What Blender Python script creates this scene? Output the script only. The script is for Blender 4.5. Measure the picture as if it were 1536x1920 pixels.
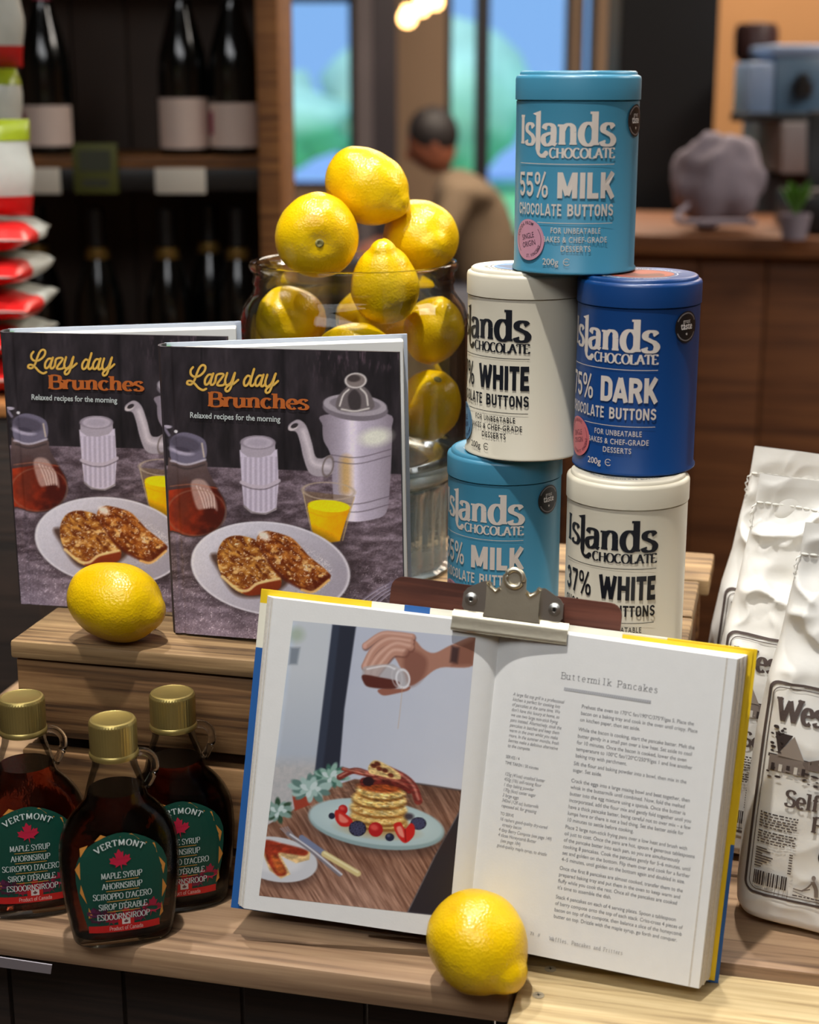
import bpy, bmesh, math, random
import numpy as np
from mathutils import Vector, Matrix, noise as mnoise
from mathutils.geometry import tessellate_polygon

for _o in list(bpy.data.objects):
    bpy.data.objects.remove(_o)
SC = bpy.context.scene
COL = SC.collection
rnd = random.Random(7)
R = math.radians
ZB = 95.0            # height of the crate top above the floor, cm (everything below is laid out in cm)

# ------------------------------------------------------------------ camera
cam = bpy.data.cameras.new('camera')
cam.sensor_fit = 'HORIZONTAL'
cam.sensor_width = 36.0
cam.lens = 36.0 * 3000.0 / 1536.0
cam.clip_start = 0.05
cam.clip_end = 200
cam.dof.use_dof = True
cam.dof.focus_distance = 1.22
cam.dof.aperture_fstop = 6.2
camo = bpy.data.objects.new('camera', cam)
camo.location = (0, 0, 1.371)
camo.rotation_euler = (R(75), 0, 0)
COL.objects.link(camo)
SC.camera = camo

# ------------------------------------------------------------------ world, lights, exposure
vs = SC.view_settings
vs.view_transform = 'Standard'
vs.look = 'None'
vs.exposure = 0.0
vs.gamma = 1.0
vs.use_curve_mapping = False
SC.cycles.use_denoising = True
SC.cycles.max_bounces = 10
SC.cycles.transparent_max_bounces = 24
SC.cycles.caustics_reflective = False
SC.cycles.caustics_refractive = True
SC.cycles.sample_clamp_indirect = 6.0

world = bpy.data.worlds.new('sky')
SC.world = world
world.use_nodes = True
_bg = world.node_tree.nodes['Background']
_bg.inputs[0].default_value = (0.27, 0.53, 1.0, 1)
_bg.inputs[1].default_value = 1.0

def lamp(name, kind, loc, target, energy, color, size=0.05, spot=60, blend=0.4):
    l = bpy.data.lights.new(name, kind)
    l.energy = energy
    l.color = color
    if kind == 'SPOT':
        l.spot_size = R(spot); l.spot_blend = blend; l.shadow_soft_size = size
    elif kind == 'AREA':
        l.shape = 'RECTANGLE'; l.size = size[0]; l.size_y = size[1]
    else:
        l.shadow_soft_size = size
    o = bpy.data.objects.new(name, l)
    o.location = loc
    d = Vector(target) - Vector(loc)
    o.rotation_euler = d.to_track_quat('-Z', 'Y').to_euler()
    COL.objects.link(o)
    return o

WARM = (1.0, 0.965, 0.915)
lamp('track_spot_front', 'SPOT', (-0.16, 0.70, 2.95), (0.02, 1.15, 0.95), 150, WARM, 0.028, 62)
lamp('track_spot_rear_right', 'SPOT', (0.42, 1.66, 2.95), (0.05, 1.15, 0.9), 100, WARM, 0.028, 60)
lamp('track_spot_rear_left', 'SPOT', (-0.46, 1.62, 2.95), (-0.05, 1.15, 0.9), 72, WARM, 0.028, 60)
lamp('ceiling_fill_shop', 'AREA', (-0.4, -0.6, 2.97), (-0.2, -0.3, 0), 66, (0.96, 0.98, 1.0), (2.4, 1.6))  # added area light for general fill over the shop, no real panel
lamp('ceiling_fill_cafe', 'AREA', (1.0, 5.2, 2.97), (1.0, 5.2, 0), 210, (1.0, 0.86, 0.70), (3.0, 2.4))  # added warm fill for the cafe, stands for its unseen ceiling lighting
lamp('ceiling_fill_side', 'AREA', (2.2, 2.0, 2.97), (2.0, 2.2, 0), 60, (1.0, 0.92, 0.82), (1.2, 1.2))  # added fill light at the right side, not an actual fixture

_sun = lamp('sun_outdoors', 'SUN', (-3, 2, 9), (0, 12, 0), 3.2, (1.0, 0.97, 0.9), 0.02)

# ------------------------------------------------------------------ material helpers
def s2l(c):
    def f(v):
        v = v / 255.0
        return v / 12.92 if v <= 0.04045 else ((v + 0.055) / 1.055) ** 2.4
    return tuple(f(v) for v in c)

def s2l_np(a):
    a = np.clip(a, 0, 1)
    return np.where(a <= 0.04045, a / 12.92, ((a + 0.055) / 1.055) ** 2.4)

MATS = {}
def newmat(name):
    m = bpy.data.materials.new(name)
    m.use_nodes = True
    nt = m.node_tree
    b = nt.nodes['Principled BSDF']
    MATS[name] = m
    return m, nt, b

def N(nt, t, **kw):
    n = nt.nodes.new(t)
    for k, v in kw.items():
        setattr(n, k, v)
    return n

def P(name, col, rough=0.5, metal=0.0, spec=0.5, coat=0.0, var=(18.0, 0.06), bump=None, sss=0.0,
      rvar=0.0, scale=(1, 1, 1), emit=None):
    """Principled material with a procedural noise tint and an optional noise bump."""
    m, nt, b = newmat(name)
    c = s2l(col)
    tc = N(nt, 'ShaderNodeTexCoord')
    mp = N(nt, 'ShaderNodeMapping')
    mp.inputs['Scale'].default_value = scale
    nt.links.new(tc.outputs['Object'], mp.inputs['Vector'])
    nz = N(nt, 'ShaderNodeTexNoise')
    nz.inputs['Scale'].default_value = var[0]
    nz.inputs['Detail'].default_value = 4
    nt.links.new(mp.outputs[0], nz.inputs['Vector'])
    cr = N(nt, 'ShaderNodeValToRGB')
    k = var[1]
    cr.color_ramp.elements[0].position = 0.25
    cr.color_ramp.elements[1].position = 0.75
    cr.color_ramp.elements[0].color = tuple(v * (1 - k) for v in c) + (1,)
    cr.color_ramp.elements[1].color = tuple(min(1, v * (1 + k)) for v in c) + (1,)
    nt.links.new(nz.outputs['Fac'], cr.inputs['Fac'])
    nt.links.new(cr.outputs['Color'], b.inputs['Base Color'])
    b.inputs['Roughness'].default_value = rough
    b.inputs['Metallic'].default_value = metal
    b.inputs['Specular IOR Level'].default_value = spec
    b.inputs['Coat Weight'].default_value = coat
    b.inputs['Coat Roughness'].default_value = 0.12
    if sss:
        b.inputs['Subsurface Weight'].default_value = sss
        b.inputs['Subsurface Radius'].default_value = (0.006, 0.004, 0.001)
    if bump:
        n2 = N(nt, 'ShaderNodeTexNoise')
        n2.inputs['Scale'].default_value = bump[0]
        n2.inputs['Detail'].default_value = 3
        nt.links.new(mp.outputs[0], n2.inputs['Vector'])
        bp = N(nt, 'ShaderNodeBump')
        bp.inputs['Strength'].default_value = bump[1]
        bp.inputs['Distance'].default_value = 0.002
        nt.links.new(n2.outputs['Fac'], bp.inputs['Height'])
        nt.links.new(bp.outputs['Normal'], b.inputs['Normal'])
    if emit:
        b.inputs['Emission Color'].default_value = s2l(emit[0]) + (1,)
        b.inputs['Emission Strength'].default_value = emit[1]
    return m

def WOOD(name, dark, mid, light, sc=1.0, rough=0.62, bump=0.35, wear=None):
    """Plank grain along the object's local X."""
    m, nt, b = newmat(name)
    tc = N(nt, 'ShaderNodeTexCoord')
    oi = N(nt, 'ShaderNodeObjectInfo')
    add = N(nt, 'ShaderNodeVectorMath', operation='ADD')
    mul = N(nt, 'ShaderNodeVectorMath', operation='MULTIPLY')
    mul.inputs[1].default_value = (3.1, 1.7, 2.3)
    cmb = N(nt, 'ShaderNodeCombineXYZ')
    for i in range(3):
        nt.links.new(oi.outputs['Random'], cmb.inputs[i])
    nt.links.new(cmb.outputs[0], mul.inputs[0])
    nt.links.new(tc.outputs['Object'], add.inputs[0])
    nt.links.new(mul.outputs[0], add.inputs[1])
    mp = N(nt, 'ShaderNodeMapping')
    mp.inputs['Scale'].default_value = (2.4 * sc, 52 * sc, 52 * sc)
    nt.links.new(add.outputs[0], mp.inputs['Vector'])
    n1 = N(nt, 'ShaderNodeTexNoise')
    n1.inputs['Scale'].default_value = 1.0
    n1.inputs['Detail'].default_value = 6
    n1.inputs['Roughness'].default_value = 0.6
    n1.inputs['Distortion'].default_value = 0.8
    nt.links.new(mp.outputs[0], n1.inputs['Vector'])
    mp2 = N(nt, 'ShaderNodeMapping')
    mp2.inputs['Scale'].default_value = (6 * sc, 190 * sc, 190 * sc)
    nt.links.new(add.outputs[0], mp2.inputs['Vector'])
    n2 = N(nt, 'ShaderNodeTexNoise')
    n2.inputs['Scale'].default_value = 1.0
    n2.inputs['Detail'].default_value = 3
    nt.links.new(mp2.outputs[0], n2.inputs['Vector'])
    mx = N(nt, 'ShaderNodeMath', operation='MULTIPLY_ADD')
    mx.inputs[1].default_value = 0.55
    nt.links.new(n2.outputs['Fac'], mx.inputs[0])
    sc1 = N(nt, 'ShaderNodeMath', operation='MULTIPLY')
    sc1.inputs[1].default_value = 0.58
    nt.links.new(n1.outputs['Fac'], sc1.inputs[0])
    nt.links.new(sc1.outputs[0], mx.inputs[2])
    cr = N(nt, 'ShaderNodeValToRGB')
    e = cr.color_ramp.elements
    e[0].position = 0.44; e[0].color = s2l(dark) + (1,)
    e[1].position = 0.66; e[1].color = s2l(light) + (1,)
    k = e.new(0.53); k.color = s2l(mid) + (1,)
    nt.links.new(mx.outputs[0], cr.inputs['Fac'])
    # broad blotches of grime and scuffed paint
    n3 = N(nt, 'ShaderNodeTexNoise')
    n3.inputs['Scale'].default_value = 9 * sc
    n3.inputs['Detail'].default_value = 8
    n3.inputs['Roughness'].default_value = 0.7
    nt.links.new(add.outputs[0], n3.inputs['Vector'])
    cr2 = N(nt, 'ShaderNodeValToRGB')
    cr2.color_ramp.elements[0].position = 0.42
    cr2.color_ramp.elements[1].position = 0.7
    cr2.color_ramp.elements[0].color = (0, 0, 0, 1)
    cr2.color_ramp.elements[1].color = (0.55, 0.55, 0.55, 1)
    nt.links.new(n3.outputs['Fac'], cr2.inputs['Fac'])
    mix = N(nt, 'ShaderNodeMix', data_type='RGBA')
    nt.links.new(cr2.outputs['Color'], mix.inputs[0])
    nt.links.new(cr.outputs['Color'], mix.inputs[6])
    mix.inputs[7].default_value = s2l(wear or mid) + (1,)
    nt.links.new(mix.outputs[2], b.inputs['Base Color'])
    b.inputs['Roughness'].default_value = rough
    bp = N(nt, 'ShaderNodeBump')
    bp.inputs['Strength'].default_value = bump
    bp.inputs['Distance'].default_value = 0.002
    nt.links.new(mx.outputs[0], bp.inputs['Height'])
    nt.links.new(bp.outputs['Normal'], b.inputs['Normal'])
    return m

def CLEAR(name, tint=(0.97, 0.985, 0.975), rough=0.0, ior=1.5, dens=1.0):
    """Thin clear glass wall: transparent with a Fresnel mirror coat."""
    m, nt, b = newmat(name)
    nt.nodes.remove(b)
    out = nt.nodes['Material Output']
    tr = N(nt, 'ShaderNodeBsdfTransparent')
    gl = N(nt, 'ShaderNodeBsdfGlossy')
    gl.inputs['Roughness'].default_value = rough
    fr = N(nt, 'ShaderNodeFresnel')
    fr.inputs['IOR'].default_value = ior
    nz = N(nt, 'ShaderNodeTexNoise')
    nz.inputs['Scale'].default_value = 22
    nz.inputs['Detail'].default_value = 2
    tc = N(nt, 'ShaderNodeTexCoord')
    nt.links.new(tc.outputs['Object'], nz.inputs['Vector'])
    bp = N(nt, 'ShaderNodeBump')
    bp.inputs['Strength'].default_value = 0.12
    bp.inputs['Distance'].default_value = 0.002
    nt.links.new(nz.outputs['Fac'], bp.inputs['Height'])
    nt.links.new(bp.outputs['Normal'], gl.inputs['Normal'])
    # the wall swallows more light where it is looked through edge-on
    lw = N(nt, 'ShaderNodeLayerWeight')
    lw.inputs['Blend'].default_value = 0.35
    cr = N(nt, 'ShaderNodeValToRGB')
    cr.color_ramp.elements[0].color = tint + (1,)
    cr.color_ramp.elements[1].color = tuple(v * (0.84 if dens >= 1 else 0.92) for v in tint) + (1,)
    cr.color_ramp.elements[0].position = 0.35
    nt.links.new(lw.outputs['Facing'], cr.inputs['Fac'])
    nt.links.new(cr.outputs['Color'], tr.inputs['Color'])
    mx = N(nt, 'ShaderNodeMixShader')
    fm = N(nt, 'ShaderNodeMath', operation='MULTIPLY')
    fm.inputs[1].default_value = 0.8 if dens >= 1 else 1.0
    nt.links.new(fr.outputs[0], fm.inputs[0])
    nt.links.new(fm.outputs[0], mx.inputs[0])
    nt.links.new(tr.outputs[0], mx.inputs[1])
    nt.links.new(gl.outputs[0], mx.inputs[2])
    nt.links.new(mx.outputs[0], out.inputs['Surface'])
    return m

def GLASS(name, col, ior=1.48, rough=0.02, absorb=None, trans=1.0):
    m, nt, b = newmat(name)
    b.inputs['Base Color'].default_value = tuple(col) + (1,)
    b.inputs['Roughness'].default_value = rough
    b.inputs['IOR'].default_value = ior
    b.inputs['Transmission Weight'].default_value = trans
    nz = N(nt, 'ShaderNodeTexNoise')
    nz.inputs['Scale'].default_value = 30
    bp = N(nt, 'ShaderNodeBump')
    bp.inputs['Strength'].default_value = 0.15
    bp.inputs['Distance'].default_value = 0.002
    nt.links.new(nz.outputs['Fac'], bp.inputs['Height'])
    nt.links.new(bp.outputs['Normal'], b.inputs['Normal'])
    if absorb:
        va = N(nt, 'ShaderNodeVolumeAbsorption')
        va.inputs['Color'].default_value = tuple(absorb[0]) + (1,)
        va.inputs['Density'].default_value = absorb[1]
        nt.links.new(va.outputs[0], nt.nodes['Material Output'].inputs['Volume'])
    return m

def PRINT(name, rough=0.45, spec=0.4, coat=0.0):
    """Ink colours from the mesh's colour attribute, with a faint paper grain."""
    m, nt, b = newmat(name)
    at = N(nt, 'ShaderNodeVertexColor', layer_name='Col')
    nz = N(nt, 'ShaderNodeTexNoise')
    nz.inputs['Scale'].default_value = 900
    mix = N(nt, 'ShaderNodeMix', data_type='RGBA', blend_type='MULTIPLY')
    mix.inputs[0].default_value = 0.06
    nt.links.new(at.outputs['Color'], mix.inputs[6])
    nt.links.new(nz.outputs['Fac'], mix.inputs[7])
    nt.links.new(mix.outputs[2], b.inputs['Base Color'])
    b.inputs['Roughness'].default_value = rough
    b.inputs['Specular IOR Level'].default_value = spec
    b.inputs['Coat Weight'].default_value = coat
    return m

# ------------------------------------------------------------------ object helpers
def tag(o, label=None, cat=None, group=None, kind=None):
    if label: o['label'] = label
    if cat: o['category'] = cat
    if group: o['group'] = group
    if kind: o['kind'] = kind
    return o

def W(p):
    return (p[0] / 100.0, p[1] / 100.0, (p[2] + ZB) / 100.0)

def empty(name, loc, rz=0.0, rot=None):
    o = bpy.data.objects.new(name, None)
    o.empty_display_size = 0.02
    o.location = W(loc)
    o.rotation_euler = rot if rot else (0, 0, R(rz))
    COL.objects.link(o)
    return o

def link(name, me, mat, parent=None, loc=None, rot=None, smooth=None):
    o = bpy.data.objects.new(name, me)
    if mat is not None and not me.materials:
        me.materials.append(MATS[mat] if isinstance(mat, str) else mat)
    COL.objects.link(o)
    if parent is not None:
        o.parent = parent
        if loc is not None: o.location = tuple(v / 100.0 for v in loc)
    elif loc is not None:
        o.location = W(loc)
    if rot is not None: o.rotation_euler = rot
    if smooth is not None:
        shade(me, smooth)
    return o

def shade(me, angle=40):
    n = len(me.polygons)
    if angle is True or angle >= 180:
        me.polygons.foreach_set('use_smooth', np.ones(n, dtype=bool))
        return
    if angle is False: return
    me.polygons.foreach_set('use_smooth', np.ones(n, dtype=bool))
    bm = bmesh.new(); bm.from_mesh(me)
    lim = R(angle)
    for e in bm.edges:
        if len(e.link_faces) == 2:
            if e.calc_face_angle(0.0) > lim: e.smooth = False
    bm.to_mesh(me); bm.free()

def mesh(name, V, F):
    me = bpy.data.meshes.new(name)
    me.from_pydata([(v[0] / 100.0, v[1] / 100.0, v[2] / 100.0) for v in V], [], [tuple(int(i) for i in f) for f in F])
    return me

def mk(name, V, F, mat, parent=None, loc=None, rot=None, smooth=None):
    return link(name, mesh(name, V, F), mat, parent, loc, rot, smooth)

def box_mesh(name, sx, sy, sz, bev=0.0, seg=2, jitter=0.0, origin='c', cuts=0):
    """Bevelled box in cm; origin 'c' = centre, 'b' = bottom centre."""
    bm = bmesh.new()
    bmesh.ops.create_cube(bm, size=1.0)
    for v in bm.verts:
        v.co = Vector((v.co.x * sx, v.co.y * sy, v.co.z * sz + (sz / 2 if origin == 'b' else 0))) / 100.0
    if cuts:
        long = [e for e in bm.edges if abs((e.verts[0].co - e.verts[1].co).x) > 0.9 * sx / 100.0]
        bmesh.ops.subdivide_edges(bm, edges=long, cuts=cuts, use_grid_fill=True)
    if jitter:
        for v in bm.verts:
            v.co += Vector((0, rnd.uniform(-1, 1), rnd.uniform(-1, 1))) * jitter / 100.0
    if bev:
        es = [e for e in bm.edges if len(e.link_faces) == 2 and e.calc_face_angle(0) > 0.6]
        bmesh.ops.bevel(bm, geom=es, offset=bev / 100.0, segments=seg, affect='EDGES', profile=0.5)
    me = bpy.data.meshes.new(name)
    bm.to_mesh(me); bm.free()
    return me

def box(name, c, s, mat, parent=None, bev=0.1, rot=None, origin='c', seg=2, jitter=0.0, cuts=0):
    me = box_mesh(name, s[0], s[1], s[2], bev, seg, jitter, origin, cuts)
    return link(name, me, mat, parent, c, rot, 35)

def lathe_vf(prof, n=48, close_bottom=True, close_top=True):
    V, F = [], []
    for (r, z) in prof:
        for k in range(n):
            a = 2 * math.pi * k / n
            V.append((r * math.cos(a), r * math.sin(a), z))
    m = len(prof)
    for i in range(m - 1):
        for k in range(n):
            a, b2 = i * n + k, i * n + (k + 1) % n
            F.append((a, b2, b2 + n, a + n))
    if close_bottom and prof[0][0] > 1e-6: F.append(tuple(reversed(range(n))))
    if close_top and prof[-1][0] > 1e-6: F.append(tuple((m - 1) * n + k for k in range(n)))
    return V, F

def lathe(name, prof, mat, parent=None, loc=None, n=48, rot=None, smooth=35, cb=True, ct=True):
    V, F = lathe_vf(prof, n, cb, ct)
    return mk(name, V, F, mat, parent, loc, rot, smooth)

def tube_vf(path, r, n=8, closed=False):
    V, F = [], []
    m = len(path)
    for i, p in enumerate(path):
        p = Vector(p)
        a = Vector(path[(i + 1) % m] if (closed or i < m - 1) else path[i])
        b2 = Vector(path[i - 1] if (closed or i > 0) else path[i])
        t = (a - b2).normalized()
        up = Vector((0, 0, 1)) if abs(t.z) < 0.9 else Vector((1, 0, 0))
        x = t.cross(up).normalized(); y = t.cross(x).normalized()
        rr = r[i] if isinstance(r, (list, tuple)) else r
        for k in range(n):
            an = 2 * math.pi * k / n
            V.append(tuple(p + (x * math.cos(an) + y * math.sin(an)) * rr))
    for i in range(m if closed else m - 1):
        for k in range(n):
            a = i * n + k; b2 = i * n + (k + 1) % n
            c = ((i + 1) % m) * n + (k + 1) % n; d = ((i + 1) % m) * n + k
            F.append((a, b2, c, d))
    if not closed:
        F.append(tuple(range(n))); F.append(tuple(reversed([(m - 1) * n + k for k in range(n)])))
    return V, F

def join(parts):
    V, F = [], []
    for v, f in parts:
        o = len(V); V += list(v); F += [tuple(i + o for i in q) for q in f]
    return V, F

def prism_vf(poly, y0, y1):
    """Polygon in x,z extruded along y."""
    n = len(poly)
    V = [(p[0], y0, p[1]) for p in poly] + [(p[0], y1, p[1]) for p in poly]
    tri = tessellate_polygon([[Vector((p[0], p[1], 0)) for p in poly]])
    F = [tuple(t) for t in tri] + [tuple(i + n for i in reversed(t)) for t in tri]
    F += [(i, (i + 1) % n, (i + 1) % n + n, i + n) for i in range(n)]
    return V, F

def fixn(o):
    bm = bmesh.new(); bm.from_mesh(o.data)
    bmesh.ops.recalc_face_normals(bm, faces=bm.faces)
    bm.to_mesh(o.data); bm.free()
    return o

def grid(name, PTS, mat, parent=None, colors=None, loc=None, rot=None, smooth=True, wrap_u=False):
    """PTS (nv, nu, 3) in cm; colors (nv, nu, 3) linear."""
    nv, nu = PTS.shape[:2]
    me = bpy.data.meshes.new(name)
    co = (PTS.reshape(-1, 3) / 100.0).astype(np.float32)
    me.vertices.add(len(co)); me.vertices.foreach_set('co', co.ravel())
    idx = np.arange(nv * nu).reshape(nv, nu)
    if wrap_u:
        idx = np.concatenate([idx, idx[:, :1]], 1)
    q = np.stack([idx[:-1, :-1], idx[:-1, 1:], idx[1:, 1:], idx[1:, :-1]], -1).reshape(-1, 4)
    me.loops.add(q.size); me.loops.foreach_set('vertex_index', q.ravel().astype(np.int32))
    me.polygons.add(len(q))
    me.polygons.foreach_set('loop_start', np.arange(0, q.size, 4, dtype=np.int32))
    if smooth: me.polygons.foreach_set('use_smooth', np.ones(len(q), dtype=bool))
    me.update(); me.validate()
    if colors is not None:
        ca = me.color_attributes.new('Col', 'FLOAT_COLOR', 'POINT')
        c4 = np.ones((nv * nu, 4), dtype=np.float32)
        c4[:, :3] = colors.reshape(-1, 3)
        ca.data.foreach_set('color', c4.ravel())
    return link(name, me, mat, parent, loc, rot)

def copy_tree(o, parent=None):
    c = o.copy()
    COL.objects.link(c)
    c.parent = parent
    for ch in list(o.children):
        copy_tree(ch, c)
    return c

# furniture frame: the table and crate stand turned 13.5 degrees to the camera
FY = R(-13.5)
def FW(lx, ly, z=0.0):
    c, s = math.cos(FY), math.sin(FY)
    return (lx * c - ly * s, lx * s + ly * c, z)

# ------------------------------------------------------------------ lettering
_tc = {}
def bfont(s, bold=0.0, shear=0.0, space=1.0, align='LEFT', line=1.0):
    key = (s, bold, shear, space, align, line)
    if key in _tc: return _tc[key]
    c = bpy.data.curves.new('t', 'FONT')
    c.body = s; c.offset = bold; c.shear = shear; c.space_character = space
    c.resolution_u = 3; c.align_x = align; c.space_line = line
    o = bpy.data.objects.new('t', c)
    me = o.to_mesh()
    V = np.array([v.co[:2] for v in me.vertices]) if len(me.vertices) else np.zeros((0, 2))
    F = [tuple(p.vertices) for p in me.polygons]
    o.to_mesh_clear()
    bpy.data.objects.remove(o); bpy.data.curves.remove(c)
    _tc[key] = (V, F)
    return V, F

def spline(pts, k=8, closed=False):
    P_ = [np.array(p, float) for p in pts]
    n = len(P_)
    out = []
    rng = range(n) if closed else range(n - 1)
    for i in rng:
        p0 = P_[(i - 1) % n] if (closed or i > 0) else 2 * P_[0] - P_[1]
        p1 = P_[i]; p2 = P_[(i + 1) % n]
        p3 = P_[(i + 2) % n] if (closed or i + 2 < n) else 2 * P_[-1] - P_[-2]
        for j in range(k):
            t = j / k
            out.append(0.5 * ((2 * p1) + (-p0 + p2) * t + (2 * p0 - 5 * p1 + 4 * p2 - p3) * t * t + (-p0 + 3 * p1 - 3 * p2 + p3) * t ** 3))
    if not closed: out.append(P_[-1])
    return np.array(out)

def ribbon(pts, w):
    """2D stroke of varying width: (V, F)."""
    pts = np.asarray(pts, float)
    d = np.gradient(pts, axis=0)
    d /= np.maximum(np.linalg.norm(d, axis=1, keepdims=True), 1e-9)
    nrm = np.stack([-d[:, 1], d[:, 0]], 1)
    ww = np.asarray(w(d) if callable(w) else np.full(len(pts), w))[:, None] / 2
    V = np.concatenate([pts + nrm * ww, pts - nrm * ww])
    n = len(pts)
    F = [(i, i + n, i + n + 1, i + 1) for i in range(n - 1)]
    return V, F

def E_(cx, cy, rx, ry, a0, a1, n=18):
    a = np.radians(np.linspace(a0, a1, n))
    return np.stack([cx + rx * np.cos(a), cy + ry * np.sin(a)], 1)

X = 0.68
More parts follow.
